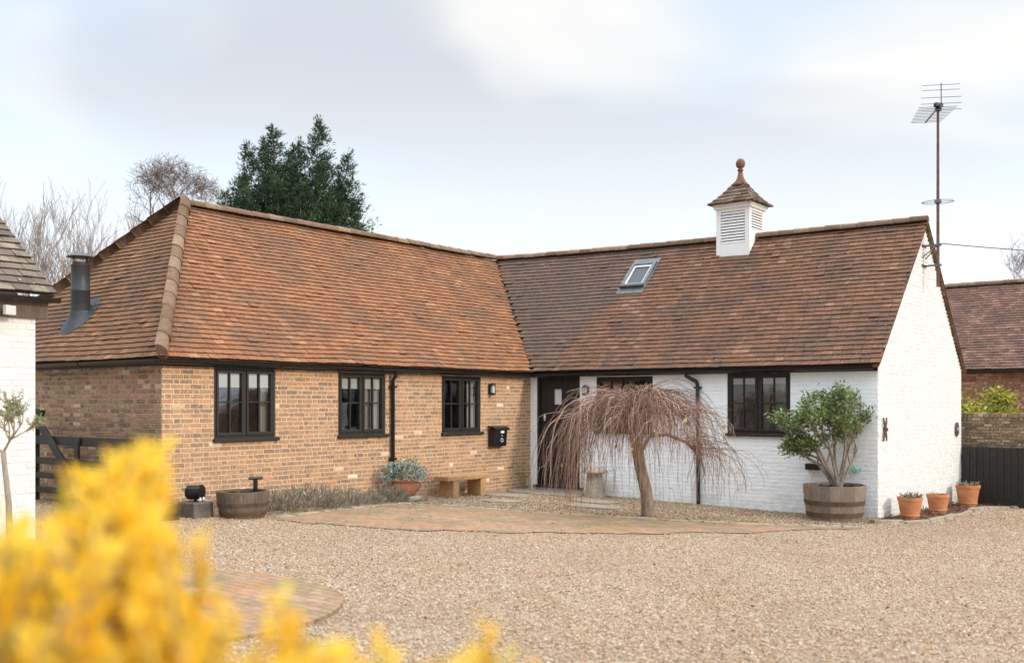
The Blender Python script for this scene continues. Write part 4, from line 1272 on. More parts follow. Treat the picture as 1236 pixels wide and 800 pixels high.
# ------------------------------------------------------------------ things standing in the courtyard
def half_barrel(name, c, rt, h, label, wood, group=None, soil_drop=.05):
    rb = rt * .86
    t = empty(name, c, label, 'planter', group)
    n = 60
    def prof(k):
        f = k / 6; return (lerp(rb, rt, f) + .018 * math.sin(PI * f * .75), h * f)
    m = MB()
    pr = [(0, .01), (rb - .03, .01)] + [prof(k) for k in range(7)] + [(rt - .025, h), (rt - .04, h - .12)]
    sr = [random.random() for _ in range(22)]
    m.lathe(c, pr, n, lambda i, k: sr[int(k * 22 / n)])
    # cut a shallow groove between the staves
    for i in range(len(pr)):
        for k in range(n):
            if i in (2, 3, 4, 5, 6, 7, 8) and int(k * 22 / n) != int(((k + 1) % n) * 22 / n):
                q = m.v[i * n + k]; m.v[i * n + k] = (c[0] + (q[0] - c[0]) * .988, c[1] + (q[1] - c[1]) * .988, q[2])
    m.build('barrel_body', M[wood], t, smooth=True)
    for f0, f1 in ((.12, .25), (.46, .58)):
        m = MB(); q0, q1 = prof(f0 * 6), prof(f1 * 6)
        m.lathe(c, [(q0[0] - .01, q0[1]), (q0[0] + .008, q0[1]), (q1[0] + .008, q1[1]), (q1[0] - .01, q1[1])], 48); m.build('hoop', M['hoop'], t, smooth=True)
    m = MB()
    m.lathe((c[0], c[1], c[2] + h - soil_drop), [(rt - .03, 0), (rt * .5, .012), (0, .02)], 24)
    for k in range(60):
        a, rr = random.uniform(0, 2 * PI), rt * .85 * math.sqrt(random.random())
        m.box((c[0] + rr * math.cos(a), c[1] + rr * math.sin(a), c[2] + h - soil_drop + .015), (.03, .025, .02), random.uniform(0, 3), random.random())
    m.build('soil', M['soil'], t)
    return t
bl = (0.86, -7.72); bc = (bl[0], bl[1], G(*bl) + .004)
half_barrel('half_barrel', bc, .345, .36, 'low dark wooden half barrel beside the lavender under the brick wall', 'barrel_wood_dark', 'half barrel planters')
m = MB(); sp = (bl[0] - .05, bl[1] + .25)
m.tube([(sp[0], sp[1], bc[2] + .28), (sp[0], sp[1], bc[2] + .50)], .032, 10); m.tube([(sp[0] - .03, sp[1] - .09, bc[2] + .515), (sp[0] + .03, sp[1] + .10, bc[2] + .515)], .02, 8)
tag(m.build('water_spout', M['black_plastic'], None, origin=(sp[0], sp[1], bc[2] + .28), smooth=True), 'black T shaped post sticking up from the low half barrel', 'spout')

br = (6.50, -.55); brc = (br[0], br[1], G(*br) + .004)
half_barrel('half_barrel', brc, .475, .56, 'large grey wooden half barrel at the corner of the white wall', 'barrel_wood', 'half barrel planters')

# stone block with a black garden light
bx, by = .48, -8.22; bz = G(bx, by)
m = MB(); m.box((bx, by, bz + .10), (.36, .34, .22), .1)
tag(m.build('stone_block', M['block_stone'], None, origin=(bx, by, bz), bevel=.02), 'dark grey stone block beside the low half barrel', 'stone block')
m = MB(); d = Vector((.80, .42, 0)).normalized(); p = Vector((bx, by, bz + .335))
gl_ = empty('garden_light', (bx, by, bz + .21), 'black round garden spotlight sitting on the stone block', 'lamp')
m.tube([p - d * .11, p - d * .09, p + d * .07, p + d * .072, p + d * .10], [.085, .098, .098, .108, .108], 18); m.tube([p - Vector((0, 0, .13)), p - Vector((0, 0, .05))], .02, 8)
m.build('housing', M['black_plastic'], gl_, smooth=True)
for s in (-1, 1):
    m = MB(); q = p + Vector((0.10 * d.y, -0.10 * d.x, -.09)) * .0 + Vector((-d.y, d.x, 0)) * s * .045 + d * .09 - Vector((0, 0, .095))
    m.lathe(q, [(0, -.03), (.026, -.018), (.03, .005), (.018, .03), (0, .034)], 10); m.build('bulb', M['pale_metal'], gl_, smooth='all')
m = MB(); kx, ky = .62, -8.75; m.box((kx, ky, G(kx, ky) + .11), (.26, .22, .22), .15)
tag(m.build('planter_box', M['black_timber'], None, origin=(kx, ky, G(kx, ky)), bevel=.01), 'small black box on the gravel at the brick corner', 'box')

# terracotta bowl on a stone disc
pc = (.36, -4.02); pz = G(*pc)
m = MB(); m.lathe((pc[0], pc[1], pz), [(0, -.02), (.25, -.02), (.29, .02), (.29, .06), (.26, .085), (0, .085)], 28)
tag(m.build('stone_disc', M['staddle'], None, origin=(*pc, pz), smooth=True), 'round flat stone under the terracotta bowl', 'stone')
bw_ = empty('terracotta_bowl', (pc[0], pc[1], pz + .085), 'round bellied terracotta bowl with loop handles under the brick wall', 'pot')
m = MB(); m.lathe((pc[0], pc[1], pz + .086), [(0, 0), (.15, 0), (.20, .05), (.225, .12), (.215, .19), (.195, .225), (.215, .24), (.215, .255), (.185, .255), (.17, .2), (0, .2)], 28)
m.build('bowl', M['terracotta_old'], bw_, smooth=True)
for a in (-2.1, 1.0):
    m = MB(); e = Vector((math.cos(a), math.sin(a), 0)); o = Vector((pc[0], pc[1], pz + .086))
    m.tube([o + e * .205 + Vector((0, 0, .22)), o + e * .255 + Vector((0, 0, .215)), o + e * .27 + Vector((0, 0, .165)), o + e * .25 + Vector((0, 0, .11)), o + e * .215 + Vector((0, 0, .08))], .016, 8)
    m.build('handle', M['terracotta_old'], bw_, smooth='all')

# oak bench against the brick wall
be = empty('oak_bench', (.33, -2.45, G(.33, -2.45)), 'low chunky oak bench against the brick wall below the mailbox', 'bench')
m = MB(); m.box((.34, -2.48, .235), (.36, 1.22, .085)); m.build('seat', M['oak'], be, bevel=.012)
for y in (-2.86, -2.10):
    g = G(.34, y); m = MB(); m.box((.34, y, (g + .192) / 2), (.34, .16, .192 - g)); m.build('leg', M['oak'], be, bevel=.012)

# staddle stone by the door
sx, sy = 1.85, -.42; sz = G(sx, sy)
st_ = empty('staddle_stone', (sx, sy, sz), 'mushroom shaped staddle stone beside the front door', 'staddle stone')
m = MB(); m.lathe((sx, sy, sz), [(.0, -.02), (.20, -.02), (.205, .03), (.185, .18), (.155, .36), (.14, .46), (.0, .462)], 20); m.build('base', M['staddle'], st_, smooth=True)
m = MB(); m.lathe((sx, sy, sz), [(.0, .463), (.225, .462), (.255, .475), (.25, .495), (.205, .535), (.14, .57), (.06, .585), (0, .588)], 24); m.build('cap', M['staddle'], st_, smooth=True)

# stepping stones in the gravel
STONES = [(.78, -.62, 1.7, .85, .05), (.75, -1.75, .9, .6, .3), (2.45, -1.35, .95, .62, -.3), (2.95, -2.2, 1.1, .62, .2), (1.45, -2.75, .7, .55, .6)]
for (x, y, w, l, rz), lab in zip(STONES, ('large grey paving slab in front of the front door', 'grey stepping stone between the bench and the door slab',
        'irregular grey stepping stone in front of the staddle stone', 'long grey stepping stone nearest the weeping tree', 'small grey stepping stone in the gravel by the kerb')):
    m = MB(); n = 9; ps = []
    for k in range(n):
        a = 2 * PI * k / n + random.uniform(-.15, .15); rr = random.uniform(.85, 1.05) / max(abs(math.cos(a)), abs(math.sin(a))) ** .6
        p = Matrix.Rotation(rz, 2) @ Vector((rr * w / 2 * math.cos(a), rr * l / 2 * math.sin(a))); ps.append((x + p.x, y + p.y))
    b = len(m.v)
    for dz, sc in ((-.02, 1.0), (.022, 1.0), (.03, .96)):
        for (px_, py_) in ps: m.v.append((x + (px_ - x) * sc, y + (py_ - y) * sc, G(px_, py_) + dz))
    for lv_ in range(2):
        for k in range(n): m.f.append((b + lv_ * n + k, b + lv_ * n + (k + 1) % n, b + (lv_ + 1) * n + (k + 1) % n, b + (lv_ + 1) * n + k)); m.r.append(.5)
    m.f.append(tuple(b + 2 * n + k for k in range(n))); m.r.append(.5)
    tag(m.build('stepping_stone', M['slab_stone'], None, origin=(x, y, G(x, y))), lab, 'stepping stone', 'stepping stones in the gravel')

# three terracotta pots on the mulch bed
for i, (x, y, rt, h, lab) in enumerate([
        (7.36, .50, .200, .35, 'terracotta pot nearest the courtyard corner of the gable'),
        (7.38, 2.05, .195, .33, 'middle terracotta pot of the row along the gable'),
        (7.34, 4.25, .225, .40, 'terracotta pot beside the black boarded fence')]):
    z = G(x, y) + .03
    t = empty('terracotta_pot', (x, y, z), lab, 'pot', 'terracotta pots along the gable')
    m = MB(); rb = rt * .68
    m.lathe((x, y, z), [(0, 0), (rb, 0), (rb + .006, .045), (rb + .018, .05), (rb + .02, .065), (rb + .012, .07), (rt * .93, h - .055), (rt * .98, h - .05), (rt, h - .01), (rt, h), (rt * .9, h), (rt * .86, h - .04), (0, h - .04)], 28)
    m.build('pot_body', M['terracotta'], t, smooth=True)
    m = MB(); m.lathe((x, y, z + h - .038), [(rt * .85, 0), (0, .012)], 20); m.build('soil', M['soil'], t)
    n = (90, 26, 80)[i]
    P = []; D = []
    for k in range(n):
        a, rr = random.uniform(0, 2 * PI), rt * .75 * math.sqrt(random.random())
        P.append((x + rr * math.cos(a), y + rr * math.sin(a), z + h - .03)); D.append((math.cos(a) * .7 + random.uniform(-.4, .4), math.sin(a) * .7 + random.uniform(-.4, .4), random.uniform(.5, 1.3)))
    L_ = rng.uniform(.06, .15 if i != 1 else .07, n); 
    o = empty('pot_plant', (x, y, z + h - .03), None, None)
    leaf_obj('foliage', M['leaf_lavender'], P, D, rng.normal(size=(n, 3)), L_, L_ * .25, o)
    tag(o, ('low grey green plant in the pot nearest the courtyard corner', 'few small shoots in the middle terracotta pot', 'dry spiky plant in the pot beside the black fence')[i], 'plant', 'plants in the terracotta pots')

# ------------------------------------------------------------------ plants
def curve_pts(p, d, ln, n=6, sag=0.0, wob=0.1):
    p = Vector(p); d = Vector(d).normalized(); out = [p.copy()]
    st = ln / n
    for i in range(n):
        d = d + Vector((random.gauss(0, wob), random.gauss(0, wob), random.gauss(0, wob) - sag))
        d.normalize(); p = p + d * st; out.append(p.copy())
    return out, d

# weeping tree in front of the white wall
tb = Vector((*R(2.12, 15.42), 0)); tb.z = G(tb.x, tb.y) - .03
tt = Vector((*R(1.90, 15.34), 1.17))
wtree = empty('weeping_tree', tb, 'bare weeping tree with a thick leaning trunk and drooping twigs before the white wall', 'tree')
m = MB()
dv = tt - tb
trunk_pts = [tb, tb + dv * .06 + Vector((.0, 0, 0)), tb + dv * .3 + Vector((.02, .01, 0)), tb + dv * .6 + Vector((.0, -.02, 0)), tb + dv * .85 + Vector((-.015, 0, 0)), tt, tt + Vector((-.03, 0, .10))]
m.tube(trunk_pts, [.135, .108, .096, .09, .096, .108, .06], 14)
m.build('trunk', M['bark_weep'], wtree, smooth='all')
limbs = MB(); twigs = MB()
CR = Vector((0.787, 0.617, 0)); CF = Vector((-.617, .787, 0))
limb_list = []
azs = [2 * PI * k / 13 + random.uniform(-.2, .2) for k in range(13)]
for a in azs:
    rm = random.uniform(.5, 1.0)
    e = Vector((math.cos(a), math.sin(a), 0))
    hz_ = random.uniform(.48, .84)
    pts = []
    for k in range(9):
        f = k / 8
        z = 1.12 + hz_ * math.sin(PI * min(1, .12 + .62 * f)) * (1.0) - .24 * f * f
        pts.append(Vector((tt.x, tt.y, 0)) + e * (rm * f ** 1.15) + Vector((0, 0, z - .18 * (1 - f) ** 3)) + Vector((random.gauss(0, .025), random.gauss(0, .025), random.gauss(0, .02))))
    pts[0] = tt + Vector((0, 0, -.05))
    limbs.tube(pts, [lerp(.045, .012, k / 8) for k in range(9)], 6, random.random())
    limb_list.append((pts, e))
# one low bare limb to the right
pr_ = [tb.lerp(tt, .72), tt + CR * .22 + Vector((0, 0, -.10)), tt + CR * .50 + Vector((0, 0, -.07)), tt + CR * .80 + Vector((0, 0, -.20)), tt + CR * 1.0 + Vector((0, 0, -.42)), tt + CR * 1.08 + Vector((0, 0, -.7))]
limbs.tube(pr_, [.035, .03, .027, .022, .016, .008], 6, .8)
limb_list.append((pr_[2:5], CR))
limbs.build('limb', M['bark_weep'], wtree, smooth='all')
tips = []
for i in range(1000):
    pts, e = random.choice(limb_list)
    f = random.uniform(.15, 1.0) ** .8; q = f * (len(pts) - 1); k = min(int(q), len(pts) - 2)
    p = pts[k].lerp(pts[k + 1], q - k)
    a = math.atan2(e.y, e.x) + random.gauss(0, .75)
    o = Vector((math.cos(a), math.sin(a), 0))
    side = o.dot(CR)
    reach = random.uniform(.12, 1.0) * (.85 + .35 * abs(side))
    up_ = random.uniform(-.02, .34)
    if side < -.45: drop = random.uniform(.6, 1.85)
    else: drop = random.uniform(.15, .7) if random.random() < .62 else random.uniform(.8, 1.75)
    if side * reach + (p - tt).dot(CR) > -.72 and drop > .6 and random.random() < .80: drop *= .45
    if (p - tt).dot(CR) > .75: drop = min(drop, .75)
    out = []
    n = 9
    wx, wy = random.gauss(0, .04), random.gauss(0, .04)
    for j in range(n + 1):
        t = j / n
        h = 1 - math.exp(-2.6 * t)
        z = p.z + up_ * 4 * t * (1 - t) * (1 - t) - drop * t ** 1.7
        out.append(Vector((p.x + o.x * reach * h + wx * math.sin(5 * t), p.y + o.y * reach * h + wy * math.sin(4 * t + 1), z)) + Vector((random.gauss(0, .016), random.gauss(0, .016), random.gauss(0, .012))))
    g = G(out[-1].x, out[-1].y) + .06
    if out[-1].z < g: out = [v for v in out if v.z > g]
    if len(out) < 3: continue
    if any(v.y > -.06 for v in out): out = [v for v in out if v.y < -.06]
    if len(out) < 3: continue
    r0 = random.uniform(.0034, .0058)
    twigs.tube(out, [lerp(r0, .0022, j / (len(out) - 1)) for j in range(len(out))], 3, random.random(), cap=False)
    tips.append(out[-1])
    if random.random() < .45:      # side shoot
        j = random.randrange(1, len(out) - 1); q = out[j]
        o2 = Vector((random.gauss(0, 1), random.gauss(0, 1), 0)).normalized(); l2 = random.uniform(.15, .45)
        s2 = [q + o2 * l2 * .5 * (1 - math.exp(-2.5 * t)) + Vector((0, 0, .05 * t - l2 * 1.4 * t ** 1.6)) for t in [x / 4 for x in range(5)]]
        s2 = [v for v in s2 if v.z > G(v.x, v.y) + .1 and v.y < -.05]
        if len(s2) > 2: twigs.tube(s2, [.0035, .003, .0026, .0022, .002][:len(s2)], 3, random.random(), cap=False)
for i in range(26):      # a few stray long whips above the crown
    pts, e = random.choice(limb_list[:-2]); p = pts[random.randrange(3, 8)]
    a = random.uniform(0, 2 * PI); o = Vector((math.cos(a), math.sin(a), 0)); ln = random.uniform(.4, .9)
    out = [p + o * ln * t + Vector((0, 0, .42 * t - .35 * t * t)) for t in [x / 7 for x in range(8)]]
    out = [v for v in out if v.y < -.08 and v.z < 2.08]
    if len(out) > 2: twigs.tube(out, [lerp(.005, .002, j / (len(out) - 1)) for j in range(len(out))], 3, random.random(), cap=False)
twigs.build('twig', M['twig_weep'], wtree)["kind"] = "stuff"
n = 20
lt = random.sample(tips, n)
LD = np.array([[random.gauss(0, .5), random.gauss(0, .5), -1] for _ in range(n)])
leaf_obj('leaf', M['leaf_autumn'], [tuple(v) for v in lt], LD, rng.normal(size=(n, 3)), rng.uniform(.06, .10, n), rng.uniform(.05, .07, n), wtree, fold=.1)["kind"] = "stuff"

# small evergreen tree growing in the large half barrel
top = Vector((brc[0] + .07, brc[1] - .02, brc[2] + .54))
pt = empty('small_tree', top, 'small open evergreen tree planted in the large half barrel', 'tree')
m = MB(); P = []; D = []
def grow(p, d, ln, r, lev):
    pts, de = curve_pts(p, d, ln, 5, -.015, .09)
    m.tube(pts, [lerp(r, r * .62, k / 5) for k in range(6)], 6 if lev < 2 else 4, random.random(), cap=False)
    if lev >= 2:
        for q in pts[2:]:
            for _ in range(5 if lev == 2 else 8):
                P.append(tuple(q + Vector((random.gauss(0, .05), random.gauss(0, .05), random.gauss(0, .04)))))
                dd = de * .6 + Vector((random.gauss(0, .7), random.gauss(0, .7), random.gauss(-.1, .5))); D.append(tuple(dd))
    if lev < 3:
        for i in range((3, 3, 3)[lev]):
            q = pts[random.randrange(3, 6)] if i else pts[-1]
            sd = Vector((random.gauss(0, 1), random.gauss(0, 1), random.gauss(0.15, .5))).normalized()
            grow(q, (de * .95 + sd * .72 + Vector((0, 0, .15))).normalized(), ln * random.uniform(.5, .74), r * .6, lev + 1)
for a, tl, ln in ((0, .10, .76), (.6, .34, .66), (2.0, .25, .70), (3.1, .40, .62), (4.2, .28, .70), (5.7, .44, .66), (3.5, .74, .46), (4.9, .24, .72)):
    grow(top + Vector((.03 * math.cos(a), .03 * math.sin(a), -.02)), (math.sin(tl) * math.cos(a), math.sin(tl) * math.sin(a), math.cos(tl)), ln, .030, 0)
m.tube([top + Vector((0, 0, -.06)), top + Vector((0, 0, .08)), top + Vector((0, 0, .16))], [.075, .065, .05], 10)
ps = np.array(P)
keep = (ps[:, 1] < -.06) & (ps[:, 0] < ES - .02) & (ps[:, 0] > brc[0] - .95)
m.v = [(v[0], min(v[1], -.03), v[2]) for v in m.v]
m.build('branch', M['bark_grey'], pt, smooth='all')
P = ps[keep]; D = np.array(D)[keep]
n = len(P)
leaf_obj('crown', M['leaf_camellia'], P, D, rng.normal(size=(n, 3)) + np.array([0, 0, .6]), rng.uniform(.045, .085, n), rng.uniform(.02, .034, n), pt, fold=.18)

# slender tree against the white outbuilding
so = Vector((*R(-5.02, 9.95), 0)); so.z = G(so.x, so.y)
ot = empty('olive_tree', so, 'slender bare stemmed olive tree against the white outbuilding wall', 'tree')
m = MB(); P = []; D = []
def grow2(p, d, ln, r, lev):
    pts, de = curve_pts(p, d, ln, 5, 0, .12)
    m.tube(pts, [lerp(r, r * .6, k / 5) for k in range(6)], 5, random.random(), cap=False)
    if lev >= 2:
        for q in pts[1:]:
            for _ in range(5):
                P.append(tuple(q)); D.append((de.x * .5 + random.gauss(0, .7), de.y * .5 + random.gauss(0, .7), random.gauss(.1, .6)))
    if lev < 3:
        for i in range(3):
            sd = Vector((random.gauss(0, 1), random.gauss(0, 1), random.gauss(0, .5))).normalized()
            grow2(pts[-1] if i == 0 else pts[random.randrange(2, 6)], (de + sd * .75 + Vector((0, 0, .15))).normalized(), ln * random.uniform(.6, .85), r * .62, lev + 1)
m.tube([so - Vector((0, 0, .03)), so + Vector((-.02, .0, .5)), so + Vector((-.10, -.02, 1.02))], [.035, .03, .026], 8)
for a in (.3, 2.3, 4.4):
    grow2(so + Vector((-.10, -.02, 1.0)), (.62 * math.cos(a), .62 * math.sin(a), .85), .27, .014, 0)
m.build('branch', M['bark_pale'], ot, smooth='all')
n = len(P); leaf_obj('crown', M['leaf_olive'], P, D, rng.normal(size=(n, 3)), rng.uniform(.02, .045, n), rng.uniform(.007, .014, n), ot)

# lavender along the brick wall
for (x, y, w, h, n, lab) in [(.62, -6.95, .34, .30, 900, 'grey brown lavender bush right beside the low half barrel'),
                       (.64, -6.30, .46, .36, 1500, 'largest lavender mound under the brick wall'),
                       (.58, -5.60, .36, .26, 900, 'low lavender bush between the two larger mounds'),
                       (.50, -5.05, .26, .15, 420, 'smallest green tinged lavender clump under the middle window'),
                       (.46, -4.55, .32, .26, 800, 'lavender bush at the foot of the black downpipe')]:
    z = G(x, y)
    a = rng.uniform(0, 2 * PI, n); rr = np.sqrt(rng.random(n)) * w
    hh = h * np.sqrt(np.clip(1 - (rr / w) ** 2, 0, 1)) * rng.uniform(.15, 1.0, n)
    P = np.stack([x + rr * np.cos(a), y + rr * np.sin(a) * 1.15, z + hh], 1)
    P[:, 0] = np.maximum(P[:, 0], .05)
    D = np.stack([np.cos(a) * rr / w + rng.normal(0, .35, n), np.sin(a) * rr / w + rng.normal(0, .35, n), rng.uniform(.5, 1.2, n)], 1)
    D[:, 0] = np.where(P[:, 0] < .15, np.abs(D[:, 0]), D[:, 0])
    L_ = rng.uniform(.06, .13, n)
    tag(leaf_obj('lavender_bush', M['leaf_lavender'], P, D, rng.normal(size=(n, 3)), L_, L_ * .13, origin=(x, y, z)), lab, 'shrub', 'lavender bushes along the brick wall')

# grey leaved shrub in the terracotta bowl
n = 1500
a = rng.uniform(0, 2 * PI, n); cz_ = rng.uniform(-.25, 1, n); q = rng.uniform(.55, 1.0, n) * (1 + .18 * np.sin(3 * a + 1) + .12 * np.sin(7 * a))
sr = np.sqrt(np.clip(1 - cz_ ** 2, 0, 1))
nn = np.stack([sr * np.cos(a), sr * np.sin(a), cz_], 1)
P = np.array([pc[0], pc[1], pz + .40]) + nn * q[:, None] * np.array([.34, .42, .27])
P[:, 0] = np.maximum(P[:, 0], .03)
D = nn + rng.normal(0, .5, (n, 3)); L_ = rng.uniform(.035, .06, n)
tag(leaf_obj('sage_shrub', M['leaf_sage'], P, D, rng.normal(size=(n, 3)) + nn, L_, L_ * .5, origin=(pc[0], pc[1], pz + .30)), 'silvery grey green shrub growing in the terracotta bowl', 'shrub')
# ivy sprig on the brick corner
n = 60
P = np.stack([np.full(n, .03), -.30 + rng.normal(0, .16, n), .18 + rng.normal(0, .10, n)], 1); P[:, 1] = np.minimum(P[:, 1], -.05)
P[:, 2] += -(P[:, 1] + .3) * .3
cl = empty('climber', (.03, -.3, .0), 'small yellowish climber on the brick wall near the front door', 'plant')
m = MB()
for k in range(5):
    yy = -.12 - .1 * k; m.tube([(.03, -.25, G(0, -.3) - .01), (.02, (yy - .25) / 2, .05), (.025, yy, .15 + .03 * k)], [.006, .004, .003], 4)
m.build('stem', M['bark_grey'], cl)
leaf_obj('foliage', M['leaf_yellowgreen'], P, np.stack([np.abs(rng.normal(.4, .3, n)), rng.normal(0, .6, n), rng.normal(.2, .6, n)], 1), np.tile([1., 0, .2], (n, 1)) + rng.normal(0, .4, (n, 3)),
             rng.uniform(.03, .055, n), rng.uniform(.025, .04, n), cl)

# shrub behind the garden wall
def shrub(name, base, h, w, clumps, nl, mat, label, ls=(.07, .15)):
    t = empty(name, base, label, 'shrub', 'shrubs behind the garden wall')
    m = MB(); P = []; D = []
    b = Vector(base)
    for k in range(clumps):
        a = random.uniform(0, 2 * PI); rr = w * math.sqrt(random.random())
        c = b + Vector((rr * math.cos(a), rr * math.sin(a) * .7, h * random.uniform(.55, 1.0) * (1 - .3 * rr / w)))
        m.tube([b, b.lerp(c, .5) + Vector((random.gauss(0, .1), random.gauss(0, .1), .1)), c], [.022, .014, .006], 5, random.random())
        s = random.uniform(.16, .30)
        for _ in range(nl):
            v = Vector((random.gauss(0, 1), random.gauss(0, 1), random.gauss(0, .7))) * s * .6
            P.append(tuple(c + v)); D.append(tuple(v.normalized() + Vector((random.gauss(0, .6), random.gauss(0, .6), random.gauss(-.2, .4)))))
    m.build('stem', M['bark_grey'], t, smooth='all')
    n = len(P); L_ = rng.uniform(*ls, n)
    leaf_obj('foliage', M[mat], P, D, rng.normal(size=(n, 3)) + np.array([0, 0, .8]), L_, L_ * .45, t)
shrub('garden_shrub', (*R(10.0, 22.4), -.5), 2.9, .45, 13, 170, 'leaf_yellowgreen', 'tall yellow green shrub over the garden wall next to the gable')
shrub('garden_shrub', (*R(11.35, 23.0), -.5), 2.45, .9, 30, 170, 'leaf_yellowgreen', 'wide leafy green shrub rising over the garden wall beyond the fence')

# trees behind the house
def bare_tree(name, base, h, spread, label, bark, twig, levels=5, first=.28, stems=1, seed=1, upright=.25, r0=.16, kids=3, cat='tree', tw=.006, ratio=.72, dome=None, l1=0):
    rs = random.Random(seed)
    t = empty(name, base, label, cat, 'bare trees behind the buildings')
    mt_ = MB(); mc = MB()
    def g(p, d, ln, r, lev):
        pts = [Vector(p)]; dd = Vector(d)
        n = 4; wob_ = .09 if dome else .13
        for i in range(n):
            dd = (dd + Vector((rs.gauss(0, wob_), rs.gauss(0, wob_), rs.gauss(0, wob_ * .6) + .02))).normalized(); pts.append(pts[-1] + dd * ln / n)
        if dome is not None and lev > 0:
            cc, rx_, rz_ = dome
            q = [v for v in pts if ((v.x - cc[0]) ** 2 + (v.y - cc[1]) ** 2) / rx_ ** 2 + ((v.z - cc[2]) / rz_) ** 2 < 1 + rs.uniform(-.50, .12) or v.z < cc[2] - rz_ * .5]
            if len(q) < 3: return
            pts = q; n = len(pts) - 1
        tgt = mt_ if lev == 0 else mc
        r1 = max(r * .6, tw)
        tgt.tube(pts, [lerp(max(r, tw), r1, k / n) for k in range(n + 1)], 8 if lev == 0 else (5 if lev < 3 else 3), rs.random(), cap=False)
        if lev < levels:
            for i in range(kids + (1 if lev in (1, 2, 3) else 0)):
                q = pts[-1] if i == 0 else pts[rs.randrange(n - 1 if (dome and lev == 0) else min(2, n), n + 1)]
                sd = Vector((rs.gauss(0, 1), rs.gauss(0, 1), rs.gauss(0, .7))).normalized()
                nd = (dd + sd * spread + Vector((0, 0, upright))).normalized()
                g(q, nd, (l1 if (l1 and lev == 0) else ln) * rs.uniform(ratio - .16, ratio + .1), r1 * .72, lev + 1)
    for s in range(stems):
        a = 2 * PI * s / stems + rs.random()
        d0 = Vector((math.cos(a) * .18 * (stems > 1), math.sin(a) * .18 * (stems > 1), 1))
        g(Vector(base) + Vector((math.cos(a), math.sin(a), 0)) * .25 * (stems > 1), d0, h * first, r0, 0)
    mt_.build('trunk', M[bark], t, smooth='all'); mc.build('crown', M[twig], t, smooth='all')
def Rz(right, fwd, z=0.0):
    x, y = R(right, fwd); return (x, y, G(x, y) + z)
dx_, dy_ = R(-15.6, 46)
bare_tree('bare_tree', Rz(-15.6, 46), 15.0, .88, 'rounded bare tree with fine mauve twigs just left of the dark conifer', 'bark_far', 'twig_far', levels=7, first=.57, seed=4, upright=.05, r0=.20, tw=.0075, kids=3, ratio=.75, l1=2.5, dome=((dx_, dy_, 10.6), 2.6, 2.6))
for i, (r_, f_, h_, sd_, lab) in enumerate([(-17.2, 36, 11.5, 11, 'pale upright bare tree above the outbuilding roof'), (-14.6, 37, 10.2, 12, 'thin pale bare tree behind the black flue'),
                                      (-16.0, 39, 11, 13, 'wispy bare tree between the outbuilding roof and the flue')]):
    bare_tree('bare_tree', Rz(r_, f_), h_, .42, lab, 'bark_pale', 'twig_pale', levels=4, first=.30, stems=4, seed=sd_, upright=.35, r0=.06, tw=.0065)
dx_, dy_ = R(25.1, 47)
bare_tree('bare_tree', Rz(25.1, 47), 11.5, .9, 'bare tree beyond the ridge of the red brick building', 'bark_far', 'twig_far', levels=6, first=.55, seed=21, upright=.08, r0=.14, tw=.008, ratio=.76, l1=2.0, dome=((dx_, dy_, 8.3), 1.9, 2.3))

# big dark conifer with several leaders
cb = Vector(Rz(-7.95, 36))
ct = empty('conifer_tree', cb, 'broad dark green conifer with several pointed leaders behind the tiled ridge', 'tree')
m = MB(); P = []; D = []; RN = []
right_v, fwd_v = Vector((0.787, 0.617, 0)), Vector((-.617, .787, 0))
leaders = [(-2.0, .2, 9.7), (-1.5, -.6, 10.6), (-1.15, .5, 11.1), (-.65, -.3, 11.35), (-.15, .6, 10.9), (.35, -.2, 10.8), (.95, .3, 11.75), (1.25, -.6, 10.2), (1.75, .2, 9.5), (2.15, -.3, 10.4), (2.35, .4, 8.9), (2.6, -.2, 7.8), (-.3, -1.1, 9.4), (.6, -1.2, 9.2), (1.6, -1.2, 8.6), (-1.4, -1.2, 8.9), (-2.35, -.4, 9.0), (-2.6, .2, 8.3), (2.75, -.6, 7.0)]
for (rx, fy_, h_) in leaders:
    tip = Vector((cb.x, cb.y, 0)) + right_v * rx * .96 + fwd_v * fy_ + Vector((0, 0, h_))
    base = cb + right_v * rx * .25 + Vector((0, 0, .5))
    mid = base.lerp(tip, .5) + right_v * rx * .12
    m.tube([base, mid, base.lerp(tip, .8), tip - Vector((0, 0, .25))], [.16, .06, .025, .008], 6)
    nb_ = int(h_ * 22)
    for k in range(nb_):
        f = 1 - (k / nb_) ** 1.0 * .72
        f = max(.2, f + random.uniform(-.015, .015))
        c = base.lerp(mid, f / .5) if f < .5 else mid.lerp(tip, (f - .5) / .5)
        rad = min(1.35, .14 + (1 - f) * 3.4) * random.uniform(.35, 1.15)
        a = random.uniform(0, 2 * PI); e = Vector((math.cos(a), math.sin(a), 0))
        br_end = c + e * rad + Vector((0, 0, rad * random.uniform(.15, .7)))
        tone = random.gauss(.45, .16) + .08 * e.dot(right_v)
        for _ in range(int(12 + rad * 62)):
            s_ = random.uniform(.15, 1.05)
            q = c.lerp(br_end, s_) + Vector((random.gauss(0, .10), random.gauss(0, .10), random.gauss(0, .09))) * (.5 + rad * .6)
            P.append(tuple(q)); dd = (br_end - c).normalized() * .8 + Vector((random.gauss(0, .45), random.gauss(0, .45), random.gauss(.35, .45)))
            D.append(tuple(dd)); RN.append(min(1, max(0, tone + random.gauss(0, .10))))
m.build('trunk', M['bark_far'], ct, smooth='all')
n = len(P); L_ = rng.uniform(.07, .20, n)
leaf_obj('crown', M['leaf_conifer'], P, D, rng.normal(size=(n, 3)), L_, L_ * .24, ct, rnd=RN)

